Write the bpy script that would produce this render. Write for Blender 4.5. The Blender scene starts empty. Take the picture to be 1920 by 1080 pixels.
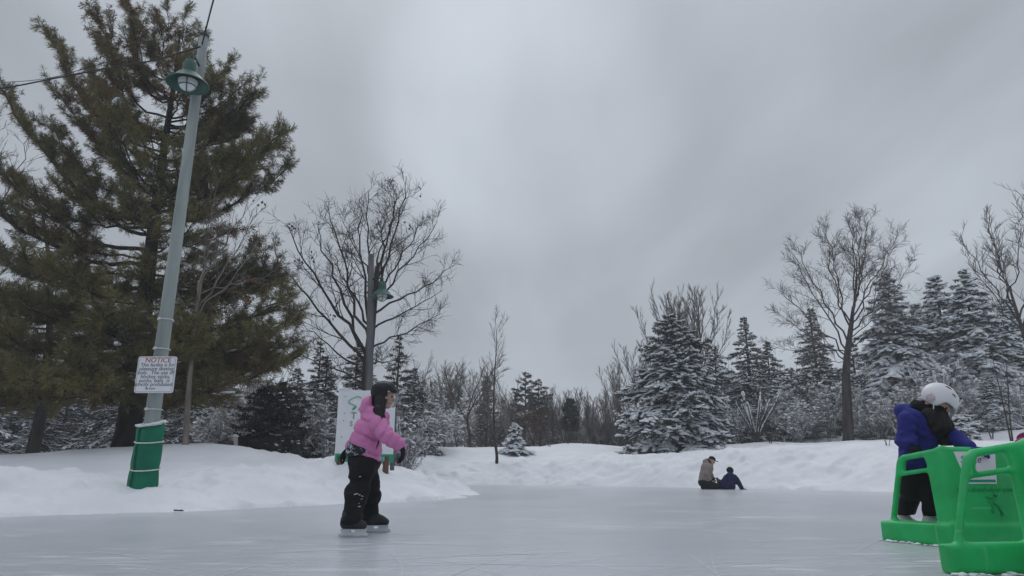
import bpy, math, random
import numpy as np
from mathutils import Vector, Matrix
C = bpy.context.scene.collection
PI = math.pi

# ------------------------------------------------------------------ camera
F = 1290.0          # focal length in pixels of the 1920 px wide photograph
HC = 0.58           # camera height above the ice
PITCH = math.atan(340.0 / F)
CP, SP = math.cos(PITCH), math.sin(PITCH)
cam = bpy.data.cameras.new('camera')
cam.sensor_width = 36.0
cam.lens = 36.0 * F / 1920.0
cam.clip_start = 0.05
cam.clip_end = 3000
co = bpy.data.objects.new('camera', cam)
C.objects.link(co)
co.location = (0, 0, HC)
co.rotation_euler = (PI / 2 + PITCH, 0, 0)
bpy.context.scene.camera = co

def at(px, py, Y):
    """point at forward distance Y seen at a photo pixel"""
    u, v = (px - 960) / F, (540 - py) / F
    fy = CP - v * SP
    t = Y / fy
    return np.array([u * t, Y, HC + t * (SP + v * CP)])

def onz(px, py, z=0.0):
    u, v = (px - 960) / F, (540 - py) / F
    t = (z - HC) / (SP + v * CP)
    return np.array([u * t, t * (CP - v * SP), z])

# ------------------------------------------------------------------ numeric helpers
def smooth(t):
    t = np.clip(t, 0, 1)
    return t * t * (3 - 2 * t)

def _hash(i, j, k, s):
    n = (i * 374761393 + j * 668265263 + k * 2147483647 + s * 1274126177) & 0xFFFFFFFF
    n = ((n ^ (n >> 13)) * 1274126177) & 0xFFFFFFFF
    n = ((n ^ (n >> 16)) * 2246822519) & 0xFFFFFFFF
    return ((n ^ (n >> 15)) & 0xFFFFFF) / float(0xFFFFFF) * 2 - 1

def vn(P, s=0):
    """value noise of an (N,3) array, -1..1"""
    P = np.asarray(P, float)
    I = np.floor(P).astype(np.int64)
    f = P - I
    f = f * f * (3 - 2 * f)
    out = 0
    for dx in (0, 1):
        for dy in (0, 1):
            for dz in (0, 1):
                w = (f[:, 0] if dx else 1 - f[:, 0]) * (f[:, 1] if dy else 1 - f[:, 1]) * (f[:, 2] if dz else 1 - f[:, 2])
                out = out + w * _hash(I[:, 0] + dx, I[:, 1] + dy, I[:, 2] + dz, s)
    return out

def fbm(P, s=0, o=3):
    r, a = 0, 1.0
    P = np.asarray(P, float)
    for k in range(o):
        r = r + a * vn(P * (2.03 ** k) + 17.3 * k, s + k)
        a *= 0.5
    return r

def nrm(v):
    v = np.asarray(v, float)
    return v / (np.linalg.norm(v, axis=-1, keepdims=True) + 1e-12)

# ------------------------------------------------------------------ mesh building
def make_mesh(name, V, polys, mats, midx=None, sm=True):
    """polys: list of (n,k) index arrays"""
    me = bpy.data.meshes.new(name)
    V = np.asarray(V, np.float32)
    polys = [np.asarray(p, np.int32) for p in polys if len(p)]
    me.vertices.add(len(V))
    me.vertices.foreach_set('co', V.ravel())
    loops = np.concatenate([p.ravel() for p in polys])
    tot = np.concatenate([np.full(len(p), p.shape[1], np.int32) for p in polys])
    st = np.concatenate([[0], np.cumsum(tot)[:-1]]).astype(np.int32)
    me.loops.add(len(loops))
    me.loops.foreach_set('vertex_index', loops)
    me.polygons.add(len(tot))
    me.polygons.foreach_set('loop_start', st)
    try:
        me.polygons.foreach_set('loop_total', tot)
    except Exception:
        pass
    me.polygons.foreach_set('use_smooth', np.full(len(tot), sm, bool))
    if midx is not None:
        me.polygons.foreach_set('material_index', np.asarray(midx, np.int32))
    for m in (mats if isinstance(mats, (list, tuple)) else [mats]):
        me.materials.append(m)
    me.update(calc_edges=True)
    me.validate()
    return me

def obj(name, me, parent=None, loc=(0, 0, 0), rz=0.0):
    o = bpy.data.objects.new(name, me)
    C.objects.link(o)
    o.location = tuple(float(a) for a in loc)
    o.rotation_euler = (0, 0, rz)
    if parent is not None:
        o.parent = parent
    return o

def tag(o, label=None, cat=None, group=None, kind=None):
    if label: o['label'] = label
    if cat: o['category'] = cat
    if group: o['group'] = group
    if kind: o['kind'] = kind
    return o

def empty(name, loc, rz=0.0):
    o = bpy.data.objects.new(name, None)
    C.objects.link(o)
    o.location = tuple(float(a) for a in loc)
    o.rotation_euler = (0, 0, rz)
    o.empty_display_size = 0.2
    return o

def dup(root, loc, rz, sc=1.0, label=None, group=None):
    r = root.copy()
    C.objects.link(r)
    r.location = tuple(float(a) for a in loc)
    r.rotation_euler = (0, 0, rz)
    r.scale = (sc, sc, sc) if not isinstance(sc, (tuple, list)) else sc
    if label: r['label'] = label
    if group: r['group'] = group
    for ch in list(root.children):
        c = ch.copy()
        C.objects.link(c)
        c.parent = r
        for g in list(ch.children):
            d = g.copy()
            C.objects.link(d)
            d.parent = c
    return r

class Acc:
    """collects tubes, tufts, pads, boxes; becomes ONE mesh"""
    def __init__(s):
        s.V, s.Pq, s.n = [], [], 0
        s.tubes = {}
    def add(s, V, polys, m=0):
        V = np.asarray(V, float).reshape(-1, 3)
        for p in polys:
            s.Pq.append((np.asarray(p, np.int64) + s.n, m))
        s.V.append(V)
        s.n += len(V)
    def tube(s, pts, rad, n=5, m=0):
        pts = np.asarray(pts, float)
        rad = np.asarray(rad, float) * np.ones(len(pts))
        s.tubes.setdefault((len(pts), n, m), []).append((pts, rad))
    def flush(s):
        for (k, n, m), L in s.tubes.items():
            P = np.array([a for a, b in L])
            R = np.array([b for a, b in L])
            N = len(P)
            T = np.gradient(P, axis=1)
            T = nrm(T)
            ref = np.where(np.abs(T[:, :1, 2:3]) > 0.8, np.array([[[1.0, 0.1, 0]]]), np.array([[[0, 0.1, 1.0]]]))
            A = nrm(np.cross(T, np.broadcast_to(ref, T.shape)))
            B = np.cross(T, A)
            th = np.arange(n) / n * 2 * PI
            ring = P[:, :, None] + R[:, :, None, None] * (np.cos(th)[None, None, :, None] * A[:, :, None] + np.sin(th)[None, None, :, None] * B[:, :, None])
            V = ring.reshape(-1, 3)
            base = (np.arange(N) * k * n)[:, None, None]
            i = np.arange(k - 1)[None, :, None]
            j = np.arange(n)[None, None, :]
            j2 = (j + 1) % n
            q = np.stack([base + i * n + j, base + i * n + j2, base + (i + 1) * n + j2, base + (i + 1) * n + j], -1).reshape(-1, 4)
            cap0 = (np.arange(N) * k * n)[:, None] + np.arange(n)[::-1][None]
            cap1 = (np.arange(N) * k * n + (k - 1) * n)[:, None] + np.arange(n)[None]
            s.add(V, [q, cap0, cap1], m)
        s.tubes = {}
    def box(s, c, half, R=None, m=0):
        c = np.asarray(c, float)
        g = np.array([[x, y, z] for x in (-1, 1) for y in (-1, 1) for z in (-1, 1)], float) * np.asarray(half, float)
        if R is not None:
            g = g @ np.asarray(R, float).T
        s.add(g + c, [np.array([[0, 1, 3, 2], [4, 6, 7, 5], [0, 4, 5, 1], [2, 3, 7, 6], [0, 2, 6, 4], [1, 5, 7, 3]])], m)
    def lathe(s, prof, c, n=24, R=None, m=0):
        prof = np.asarray(prof, float)
        th = np.arange(n) / n * 2 * PI
        V = np.stack([prof[:, None, 0] * np.cos(th), prof[:, None, 0] * np.sin(th), prof[:, None, 1] + 0 * th], -1).reshape(-1, 3)
        if R is not None:
            V = V @ np.asarray(R, float).T
        k = len(prof)
        i = np.arange(k - 1)[:, None]; j = np.arange(n)[None]
        j2 = (j + 1) % n
        q = np.stack([i * n + j, i * n + j2, (i + 1) * n + j2, (i + 1) * n + j], -1).reshape(-1, 4)
        s.add(V + np.asarray(c, float), [q], m)
    def needles(s, pos, axis, size, n, w, spread, rng, m=0, droop=0.0):
        """bursts of thin triangular needles"""
        N = len(pos)
        if N == 0: return
        pos = np.asarray(pos, float); axis = nrm(np.asarray(axis, float)); size = np.asarray(size, float)
        ref = np.where(np.abs(axis[:, 2:3]) > 0.8, np.array([[1.0, 0, 0]]), np.array([[0, 0, 1.0]]))
        A = nrm(np.cross(axis, ref)); B = np.cross(axis, A)
        ph = rng.uniform(0, 2 * PI, (N, n)); sp = rng.uniform(spread[0], spread[1], (N, n))
        d = np.cos(sp)[..., None] * axis[:, None] + np.sin(sp)[..., None] * (np.cos(ph)[..., None] * A[:, None] + np.sin(ph)[..., None] * B[:, None])
        ln = size[:, None] * rng.uniform(0.65, 1.1, (N, n))
        st = pos[:, None] - axis[:, None] * (size[:, None] * rng.uniform(0, 0.8, (N, n)))[..., None]
        tip = st + d * ln[..., None]
        tip[..., 2] -= droop * ln
        sd = nrm(np.cross(d, rng.normal(size=(N, n, 3))))
        hw = (w * rng.uniform(0.7, 1.3, (N, n)))[..., None] * 0.5
        mid = st + (tip - st) * 0.55
        V = np.stack([st, mid + sd * hw, tip, mid - sd * hw], 2).reshape(-1, 3)
        s.add(V, [np.arange(len(V)).reshape(-1, 4)], m)
    def pads(s, pos, axis, rad, rng, m=0, flat=0.5, along=1.6):
        """lumps of snow lying on twigs"""
        N = len(pos)
        if N == 0: return
        pos = np.asarray(pos, float); axis = np.asarray(axis, float).copy(); rad = np.asarray(rad, float)
        ax = nrm(axis)
        side = nrm(np.stack([-ax[:, 1], ax[:, 0], 0 * ax[:, 0] + 1e-6], -1))
        up = nrm(np.cross(ax, side))
        up[up[:, 2] < 0] *= -1
        n = 6
        th = np.arange(n) / n * 2 * PI
        loc = [np.array([[0, 0, 1.0]])]
        loc.append(np.stack([np.cos(th) * .68, np.sin(th) * .68, 0 * th + .72], -1))
        loc.append(np.stack([np.cos(th + .5), np.sin(th + .5), 0 * th], -1))
        loc.append(np.array([[0, 0, -0.35]]))
        L = np.concatenate(loc)
        J = L[None] * (1 + rng.uniform(-.3, .3, (N, len(L), 1))) + rng.uniform(-.1, .1, (N, len(L), 3))
        J[..., 0] *= along; J[..., 2] *= flat
        J *= rad[:, None, None]
        V = pos[:, None] + J[..., :1] * ax[:, None] + J[..., 1:2] * side[:, None] + J[..., 2:3] * up[:, None]
        base = (np.arange(N) * 14)[:, None, None]
        a = np.arange(n); b = (a + 1) % n
        t1 = np.stack([0 * a, 1 + a, 1 + b], -1)
        q = np.stack([1 + a, 7 + a, 7 + b, 1 + b], -1)
        t2 = np.stack([0 * a + 13, 7 + b, 7 + a], -1)
        s.add(V.reshape(-1, 3), [(base + t1[None]).reshape(-1, 3), (base + q[None]).reshape(-1, 4), (base + t2[None]).reshape(-1, 3)], m)
    def mesh(s, name, mats, sm=True, off=None):
        s.flush()
        V = np.concatenate(s.V)
        if off is not None:
            V = V - np.asarray(off, float)
        return make_mesh(name, V, [p for p, m in s.Pq], mats, np.concatenate([np.full(len(p), m) for p, m in s.Pq]), sm)

def bez(a, b, c, d, n):
    t = np.linspace(0, 1, n)[:, None]
    return (1 - t) ** 3 * a + 3 * (1 - t) ** 2 * t * b + 3 * (1 - t) * t * t * c + t ** 3 * d

def rot_about(v, ax, ang):
    v = np.asarray(v, float); ax = nrm(ax)
    return v * math.cos(ang) + np.cross(ax, v) * math.sin(ang) + ax * np.dot(ax, v) * (1 - math.cos(ang))

# ------------------------------------------------------------------ signed distance shapes -> one smooth surface
def cap(a, b, r1, r2=None, sq=None):
    a = np.asarray(a, float); b = np.asarray(b, float)
    r2 = r1 if r2 is None else r2
    def f(P):
        if sq is not None:          # squash: (unit direction, factor) widens the shape along that direction
            ax, k = np.asarray(sq[0], float), sq[1]
            g = lambda X: X + np.outer((X @ ax), ax) * (1 / k - 1) if X.ndim == 2 else X + ax * (X @ ax) * (1 / k - 1)
            Q, A, B = g(P), g(a), g(b)
        else:
            Q, A, B = P, a, b
        d = B - A
        t = np.clip(((Q - A) @ d) / (d @ d + 1e-12), 0, 1)
        return np.linalg.norm(Q - A - t[:, None] * d, axis=1) - (r1 + t * (r2 - r1))
    return f

def ell(c, r, R=None):
    c = np.asarray(c, float); r = np.asarray(r, float)
    def f(P):
        Q = P - c
        if R is not None:
            Q = Q @ np.asarray(R, float)
        k0 = np.linalg.norm(Q / r, axis=1)
        k1 = np.linalg.norm(Q / (r * r), axis=1) + 1e-9
        return k0 * (k0 - 1) / k1
    return f

def rbox(c, half, rad, R=None):
    c = np.asarray(c, float); half = np.asarray(half, float)
    def f(P):
        Q = P - c
        if R is not None:
            Q = Q @ np.asarray(R, float)
        q = np.abs(Q) - (half - rad)
        return np.linalg.norm(np.maximum(q, 0), axis=1) + np.minimum(q.max(1), 0) - rad
    return f

def smin(a, b, k):
    h = np.clip(0.5 + 0.5 * (b - a) / k, 0, 1)
    return b + (a - b) * h - k * h * (1 - h)

def U(fs, k=0.03):
    def f(P):
        d = fs[0](P)
        for g in fs[1:]:
            d = smin(d, g(P), k)
        return d
    return f

def cut(f, pt, nv, k=0.012):
    """keep the side the normal points away from"""
    pt = np.asarray(pt, float); nv = nrm(nv)
    return lambda P: -smin(-f(P), -((P - pt) @ nv), k)

def sub(f, g, k=0.012):
    return lambda P: -smin(-f(P), g(P), k)

def rough(f, amp, freq, seed=0, o=2):
    return lambda P: f(P) + amp * fbm(P * freq, seed, o)

def chain(pts, rs, k=0.02, sq=None):
    return U([cap(pts[i], pts[i + 1], rs[i], rs[i + 1], sq) for i in range(len(pts) - 1)], k)

def nets(f, lo, hi, h):
    lo = np.asarray(lo, float); hi = np.asarray(hi, float)
    n = np.maximum(np.ceil((hi - lo) / h).astype(int) + 1, 4)
    ax = [lo[i] + h * np.arange(n[i]) for i in range(3)]
    G = np.stack(np.meshgrid(*ax, indexing='ij'), -1).reshape(-1, 3)
    D = np.concatenate([f(G[i:i + 200000]) for i in range(0, len(G), 200000)]).reshape(n)
    S = D < 0
    acc = np.zeros((n[0] - 1, n[1] - 1, n[2] - 1, 3)); cnt = np.zeros(acc.shape[:3])
    offs = [(i, j, k) for i in (0, 1) for j in (0, 1) for k in (0, 1)]
    def sl(A, o): return A[o[0]:n[0] - 1 + o[0], o[1]:n[1] - 1 + o[1], o[2]:n[2] - 1 + o[2]]
    for a in offs:
        for x in range(3):
            if a[x] == 0:
                b = list(a); b[x] = 1
                da, db = sl(D, a), sl(D, b)
                m = (da < 0) != (db < 0)
                t = np.where(m, da / np.where(m, da - db, 1), 0)
                p = np.zeros(acc.shape)
                for y in range(3): p[..., y] = a[y]
                p[..., x] += t
                acc += p * m[..., None]; cnt += m
    cell = cnt > 0
    idx = np.full(cell.shape, -1, np.int64)
    idx[cell] = np.arange(cell.sum())
    I = np.argwhere(cell)
    V = lo + h * (I + acc[cell] / cnt[cell][:, None])
    Q = []
    for x in range(3):
        y, z = (x + 1) % 3, (x + 2) % 3
        a = [slice(None)] * 3; b = [slice(None)] * 3
        a[x] = slice(0, n[x] - 1); b[x] = slice(1, n[x])
        Sa, Sb = S[tuple(a)], S[tuple(b)]
        e = np.argwhere(Sa != Sb)
        if not len(e): continue
        ok = (e[:, y] > 0) & (e[:, z] > 0) & (e[:, y] < n[y] - 1) & (e[:, z] < n[z] - 1)
        e = e[ok]
        ins = Sa[tuple(e.T)]
        def cidx(dy, dz):
            c = e.copy(); c[:, y] += dy; c[:, z] += dz
            return idx[tuple(c.T)]
        q = np.stack([cidx(-1, -1), cidx(0, -1), cidx(0, 0), cidx(-1, 0)], -1)
        q[~ins] = q[~ins][:, ::-1]
        Q.append(q)
    return V, np.concatenate(Q)

def relax(V, Q, it=2, lam=0.5):
    n = len(V)
    a = np.concatenate([Q[:, 0], Q[:, 1], Q[:, 2], Q[:, 3]]); b = np.concatenate([Q[:, 1], Q[:, 2], Q[:, 3], Q[:, 0]])
    for _ in range(it):
        s = np.stack([np.bincount(a, V[b, c], n) + np.bincount(b, V[a, c], n) for c in range(3)], -1)
        k = (np.bincount(a, minlength=n) + np.bincount(b, minlength=n))[:, None]
        V = V + lam * (s / np.maximum(k, 1) - V)
    return V

def solid(name, f, lo, hi, h, m, base, parent=None, it=1):
    V, Q = nets(f, lo, hi, h)
    if it: V = relax(V, Q, it)
    return obj(name, make_mesh(name, V - np.asarray(base), [Q], m), parent)

def bounds(pts, pad):
    p = np.array(pts)
    return p.min(0) - pad, p.max(0) + pad

# ------------------------------------------------------------------ materials
def mat(name, col, rough=0.8, var=0.15, scale=6.0, bump=0.0, bscale=30.0, spec=0.3, col2=None, detail=4.0, sheen=0.0, stretch=None, metal=0.0, ramp=(0.35, 0.65)):
    m = bpy.data.materials.new(name)
    m.use_nodes = True
    nt = m.node_tree; N = nt.nodes; L = nt.links
    b = N['Principled BSDF']
    b.inputs['Roughness'].default_value = rough
    b.inputs['Specular IOR Level'].default_value = spec
    b.inputs['Metallic'].default_value = metal
    if sheen:
        b.inputs['Sheen Weight'].default_value = sheen
    tc = N.new('ShaderNodeTexCoord')
    src = tc.outputs['Object']
    if stretch:
        mp = N.new('ShaderNodeMapping'); mp.inputs['Scale'].default_value = stretch
        L.new(src, mp.inputs['Vector']); src = mp.outputs['Vector']
    nz = N.new('ShaderNodeTexNoise')
    nz.inputs['Scale'].default_value = scale; nz.inputs['Detail'].default_value = detail
    L.new(src, nz.inputs['Vector'])
    rp = N.new('ShaderNodeValToRGB')
    c = np.array(col)
    ca = c * (1 - var); cb = np.array(col2) if col2 is not None else np.minimum(c * (1 + var), 1)
    rp.color_ramp.elements[0].color = (*ca, 1); rp.color_ramp.elements[1].color = (*cb, 1)
    rp.color_ramp.elements[0].position = ramp[0]; rp.color_ramp.elements[1].position = ramp[1]
    L.new(nz.outputs['Fac'], rp.inputs['Fac'])
    L.new(rp.outputs['Color'], b.inputs['Base Color'])
    if bump:
        n2 = N.new('ShaderNodeTexNoise'); n2.inputs['Scale'].default_value = bscale; n2.inputs['Detail'].default_value = 5
        L.new(src, n2.inputs['Vector'])
        bp = N.new('ShaderNodeBump'); bp.inputs['Strength'].default_value = bump; bp.inputs['Distance'].default_value = 0.02
        L.new(n2.outputs['Fac'], bp.inputs['Height'])
        L.new(bp.outputs['Normal'], b.inputs['Normal'])
    return m

M = {}
M['tree_snow'] = mat('tree_snow', (.78, .80, .83), .8, .06, 9, .3, 25, .2)
M['bark'] = mat('bark', (.060, .052, .047), .95, .4, 5, .8, 18, .1, stretch=(1, 1, .25))
M['pale_bark'] = mat('pale_bark', (.20, .175, .155), .95, .3, 5, .5, 18, .1, stretch=(1, 1, .25))
M['pine_bark'] = mat('pine_bark', (.035, .030, .027), .95, .4, 6, .9, 14, .1, stretch=(1, 1, .25))
M['grey_twig'] = mat('grey_twig', (.135, .118, .108), .95, .25, 3, 0, 18, .1)
M['dark_twig'] = mat('dark_twig', (.05, .042, .038), .95, .25, 3, 0, 18, .1)
M['pine_needle'] = mat('pine_needle', (.118, .108, .040), .75, .3, .9, 0, 1, .25, col2=(.205, .178, .066), ramp=(.3, .7))
M['rust_needle'] = mat('rust_needle', (.135, .080, .030), .85, .35, 1.2, 0, 1, .15)
M['spruce_needle'] = mat('spruce_needle', (.040, .046, .038), .8, .3, 1.3, 0, 1, .2, col2=(.075, .079, .066))
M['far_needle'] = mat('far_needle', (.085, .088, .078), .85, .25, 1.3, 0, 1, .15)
M['frost_twig'] = mat('frost_twig', (.32, .305, .30), .95, .35, 3, 0, 18, .1)
M['rust_leaf'] = mat('rust_leaf', (.13, .060, .040), .85, .35, 4, 0, 1, .15)
# ------------------------------------------------------------------ sky and sun (overcast, sun veiled behind cloud ahead of the camera)
SUN_EL, SUN_AZ = math.radians(52), math.radians(-12)      # azimuth from +Y towards +X
def build_world():
    w = bpy.data.worlds.new('World')
    bpy.context.scene.world = w
    w.use_nodes = True
    nt = w.node_tree; N = nt.nodes; L = nt.links
    bg = N['Background']
    bg.inputs['Strength'].default_value = 0.1
    sky = N.new('ShaderNodeTexSky'); sky.sky_type = 'NISHITA'; sky.sun_disc = False
    sky.sun_elevation = SUN_EL; sky.sun_rotation = SUN_AZ
    sky.dust_density = 3.0
    tc = N.new('ShaderNodeTexCoord')
    D = tc.outputs['Generated']
    sep = N.new('ShaderNodeSeparateXYZ'); L.new(D, sep.inputs[0])
    def mth(op, a, b=None, clamp=False):
        n = N.new('ShaderNodeMath'); n.operation = op; n.use_clamp = clamp
        for i, x in enumerate((a, b)):
            if x is None: continue
            if isinstance(x, (int, float)): n.inputs[i].default_value = x
            else: L.new(x, n.inputs[i])
        return n.outputs[0]
    z = mth('ADD', mth('MAXIMUM', sep.outputs[2], 0.0), 0.22)
    x = mth('DIVIDE', sep.outputs[0], z); y = mth('DIVIDE', sep.outputs[1], z)
    cm = N.new('ShaderNodeCombineXYZ'); L.new(x, cm.inputs[0]); L.new(y, cm.inputs[1])
    mp = N.new('ShaderNodeMapping'); mp.inputs['Rotation'].default_value = (0, 0, math.radians(38)); mp.inputs['Scale'].default_value = (1.5, .55, 1); mp.inputs['Location'].default_value = (3.1, 1.7, 0)
    L.new(cm.outputs[0], mp.inputs['Vector'])
    nz = N.new('ShaderNodeTexNoise'); nz.inputs['Scale'].default_value = 1.5; nz.inputs['Detail'].default_value = 6; nz.inputs['Roughness'].default_value = .5; nz.inputs['Distortion'].default_value = .3
    L.new(mp.outputs[0], nz.inputs['Vector'])
    n = mth('SUBTRACT', nz.outputs['Fac'], 0.5)
    # thinner cloud where the light comes through
    def glow(px, py, width):
        v = nrm(at(px, py, 10) - np.array([0, 0, HC]))
        vm = N.new('ShaderNodeVectorMath'); vm.operation = 'DOT_PRODUCT'
        nm = N.new('ShaderNodeVectorMath'); nm.operation = 'NORMALIZE'; L.new(D, nm.inputs[0])
        L.new(nm.outputs[0], vm.inputs[0]); vm.inputs[1].default_value = tuple(v)
        mr = N.new('ShaderNodeMapRange'); mr.interpolation_type = 'SMOOTHERSTEP'
        mr.inputs['From Min'].default_value = math.cos(math.radians(width)); mr.inputs['From Max'].default_value = 1.0
        L.new(vm.outputs['Value'], mr.inputs['Value'])
        return mr.outputs[0]
    b = mth('MULTIPLY', n, 0.40)
    b = mth('ADD', b, mth('MULTIPLY', glow(975, 215, 15), 0.170))
    b = mth('ADD', b, mth('MULTIPLY', glow(1110, 40, 15), 0.015))
    b = mth('ADD', b, mth('MULTIPLY', glow(1450, 430, 18), 0.06))
    b = mth('ADD', b, mth('MULTIPLY', glow(1840, 60, 20), 0.07))
    b = mth('ADD', b, mth('MULTIPLY', glow(560, 30, 20), 0.035))
    b = mth('ADD', b, mth('MULTIPLY', glow(1450, 120, 20), -0.05))
    up = N.new('ShaderNodeMapRange'); up.inputs['From Min'].default_value = .5; up.inputs['From Max'].default_value = 1.0; up.inputs['To Max'].default_value = .50
    L.new(sep.outputs[2], up.inputs['Value'])
    b = mth('ADD', b, up.outputs[0])
    b = mth('ADD', b, 0.405)
    col = N.new('ShaderNodeCombineColor')
    L.new(mth('MULTIPLY', b, 9.15), col.inputs[0]); L.new(mth('MULTIPLY', b, 9.98), col.inputs[1]); L.new(mth('MULTIPLY', b, 11.05), col.inputs[2])
    mx = N.new('ShaderNodeMix'); mx.data_type = 'RGBA'; mx.inputs[0].default_value = 0.98
    L.new(sky.outputs[0], mx.inputs[6]); L.new(col.outputs[0], mx.inputs[7])
    L.new(mx.outputs[2], bg.inputs['Color'])
build_world()
sun = bpy.data.lights.new('sun', 'SUN')
sun.energy = 0.7; sun.angle = math.radians(40); sun.color = (1.0, .965, .92)
so = bpy.data.objects.new('sun', sun); C.objects.link(so)
sv = Vector((math.sin(SUN_AZ) * math.cos(SUN_EL), math.cos(SUN_AZ) * math.cos(SUN_EL), math.sin(SUN_EL)))
so.rotation_euler = sv.to_track_quat('Z', 'Y').to_euler()
so.location = (0, 0, 30)
vs = bpy.context.scene.view_settings
vs.view_transform = 'Standard'; vs.look = 'None'; vs.exposure = 0.0; vs.gamma = 1.0
bpy.context.scene.view_settings.use_curve_mapping = False
cy = bpy.context.scene.cycles
cy.max_bounces = 6; cy.diffuse_bounces = 3; cy.glossy_bounces = 2; cy.transmission_bounces = 3; cy.transparent_max_bounces = 6
cy.use_denoising = True

# ------------------------------------------------------------------ ice rink outline and snow ground
edge_px = [(-700, 1012), (-300, 982), (0, 970), (170, 964), (330, 960), (500, 952), (640, 946), (760, 941), (850, 936), (893, 931), (906, 927.5), (896, 922.5), (850, 919)]
EDGE = [onz(*p)[:2] for p in edge_px]
EDGE += [np.array(p) for p in [(-3.6, 20.0), (-4.6, 24.0), (-3.2, 26.4)]]
EDGE += [onz(*p)[:2] for p in [(900, 909.6), (1000, 910.2), (1200, 912), (1400, 916.5), (1560, 920), (1660, 923), (1900, 929), (2150, 938)]]
EDGE += [np.array(p) for p in [(24, 14), (30, 6), (30, -40), (-30, -40), (-26, 4)]]
EDGE = np.array(EDGE)
def sdist(X, Y):
    P = np.stack([X, Y], -1)
    d2 = np.full(len(P), 1e9); ins = np.zeros(len(P), bool)
    n = len(EDGE)
    for i in range(n):
        a, b = EDGE[i], EDGE[(i + 1) % n]
        e = b - a
        t = np.clip(((P - a) @ e) / (e @ e), 0, 1)
        q = P - a - t[:, None] * e
        d2 = np.minimum(d2, (q * q).sum(1))
        c = (a[1] > P[:, 1]) != (b[1] > P[:, 1])
        with np.errstate(divide='ignore', invalid='ignore'):
            xi = a[0] + (P[:, 1] - a[1]) / (b[1] - a[1]) * (b[0] - a[0])
        ins ^= c & (P[:, 0] < xi)
    d = np.sqrt(d2)
    return np.where(ins, -d, d)
ctrl_px = [(-250, 888, 11.6), (30, 886, 11.4), (120, 884, 11.4), (190, 888, 11.4), (262, 909, 11.2), (300, 908, 11.2), (345, 894, 11.6), (440, 879, 12.2), (500, 872, 12.6), (560, 884, 13), (640, 879, 13.4), (615, 866, 14.9), (650, 868, 14.6), (690, 873, 15.0), (735, 878, 15.4), (600, 872, 14.2), (635, 869, 14.4), (665, 871, 14.6), (700, 877, 15.0), (725, 880, 15.2), (750, 884, 15.2), (650, 862, 15.6), (720, 866, 16.2), (800, 893, 15.6), (860, 914, 16),
           (-100, 862, 17), (0, 859, 17.5), (120, 856, 18), (235, 843, 19), (330, 835, 18), (375, 831, 17.5), (415, 834, 17.5), (450, 852, 18.5), (520, 861, 20), (600, 864, 20), (680, 866, 19.5), (740, 862, 20),
           (760, 852, 30), (850, 838, 35), (950, 836.5, 37), (1100, 835, 40), (1200, 838, 40), (840, 872, 28), (900, 868, 28.5), (1000, 858, 29.5), (1150, 852, 30.5), (1250, 851, 31), (1350, 850, 30.5), (1450, 840, 29), (1550, 836, 27.5), (1660, 836, 26), (1750, 836, 25), (1900, 832, 24), (2150, 835, 22),
           (1330, 842, 37), (1420, 831, 35), (1500, 815, 38), (1590, 828, 32), (1660, 818, 38), (1750, 800, 40), (1850, 796, 40), (1900, 806, 32), (1990, 795, 36),
           (200, 846, 60), (500, 838, 60), (700, 836, 60), (960, 836, 75), (1150, 836, 75), (1400, 815, 65), (1800, 780, 70), (0, 852, 45), (-400, 855, 40)]
CT = np.array([at(*p) for p in ctrl_px])
def terrain(X, Y, detail=True):
    X = np.atleast_1d(np.asarray(X, float)); Y = np.atleast_1d(np.asarray(Y, float))
    d = sdist(X, Y)
    PP = np.stack([X, Y, 0 * X], -1)
    d = d + (fbm(PP * 1.3, 41, 3) * .10 + fbm(PP * .45, 44, 2) * .12) * np.exp(-(d / 1.2) ** 2)
    w = np.zeros(len(X)); h = np.zeros(len(X))
    for c in CT:
        r2 = (X - c[0]) ** 2 + (Y - c[1]) ** 2
        k = 1 / (r2 + 0.25) ** 1.7
        w += k; h += k * c[2]
    h = h / w
    g = 1 - np.exp(-np.maximum(d, 0) / 0.95)
    tip = smooth(d / 2.6)
    g = 0.55 * g + 0.45 * tip
    z = h * g + .20 * np.exp(-(((X + 3.15) / 1.1) ** 2 + ((Y - 14.95) / .9) ** 2)) * smooth(d / .8) + .17 * np.exp(-(((X + 5.68) / 1.2) ** 2 + ((Y - 10.75) / .75) ** 2)) * smooth(d / .8)
    z = np.where(d < 0, -0.06 + np.maximum(d * 0.15, -0.3), z)
    if detail:
        P = np.stack([X, Y, 0 * X], -1)
        near = np.exp(-((d - 1.5) / 1.9) ** 2) * (d > 0)
        bank = fbm(P * 0.8, 3, 3) * 0.11 + np.abs(fbm(P * 2.1, 9, 3)) * 0.060 - .05
        clod = np.maximum(fbm(P * 3.6, 21, 2) - .22, 0) * 0.11 + np.maximum(fbm(P * 7.5, 23, 2) - .35, 0) * .05 - np.maximum(fbm(P * 1.7, 27, 2) - .55, 0) * .22
        z = z + near * (bank + clod) + (d > 0) * (smooth(d / 5) * fbm(P * 0.30, 5, 2) * 0.10 + fbm(P * 1.6, 31, 2) * 0.016 * smooth(d / 1.5))
    return z
def gz(x, y):
    return float(terrain([x], [y])[0])

def on_ground(px, Y, py_guess=840):
    """standing point on the snow in the pixel column px at forward distance Y"""
    p = at(px, py_guess, Y)
    for _ in range(4):
        z = gz(p[0], Y)
        # pixel row of that height
        dz = z - HC
        dep = Y * CP + dz * SP
        x = (px - 960) / F * dep
        p = np.array([x, Y, z])
    return p

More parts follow.
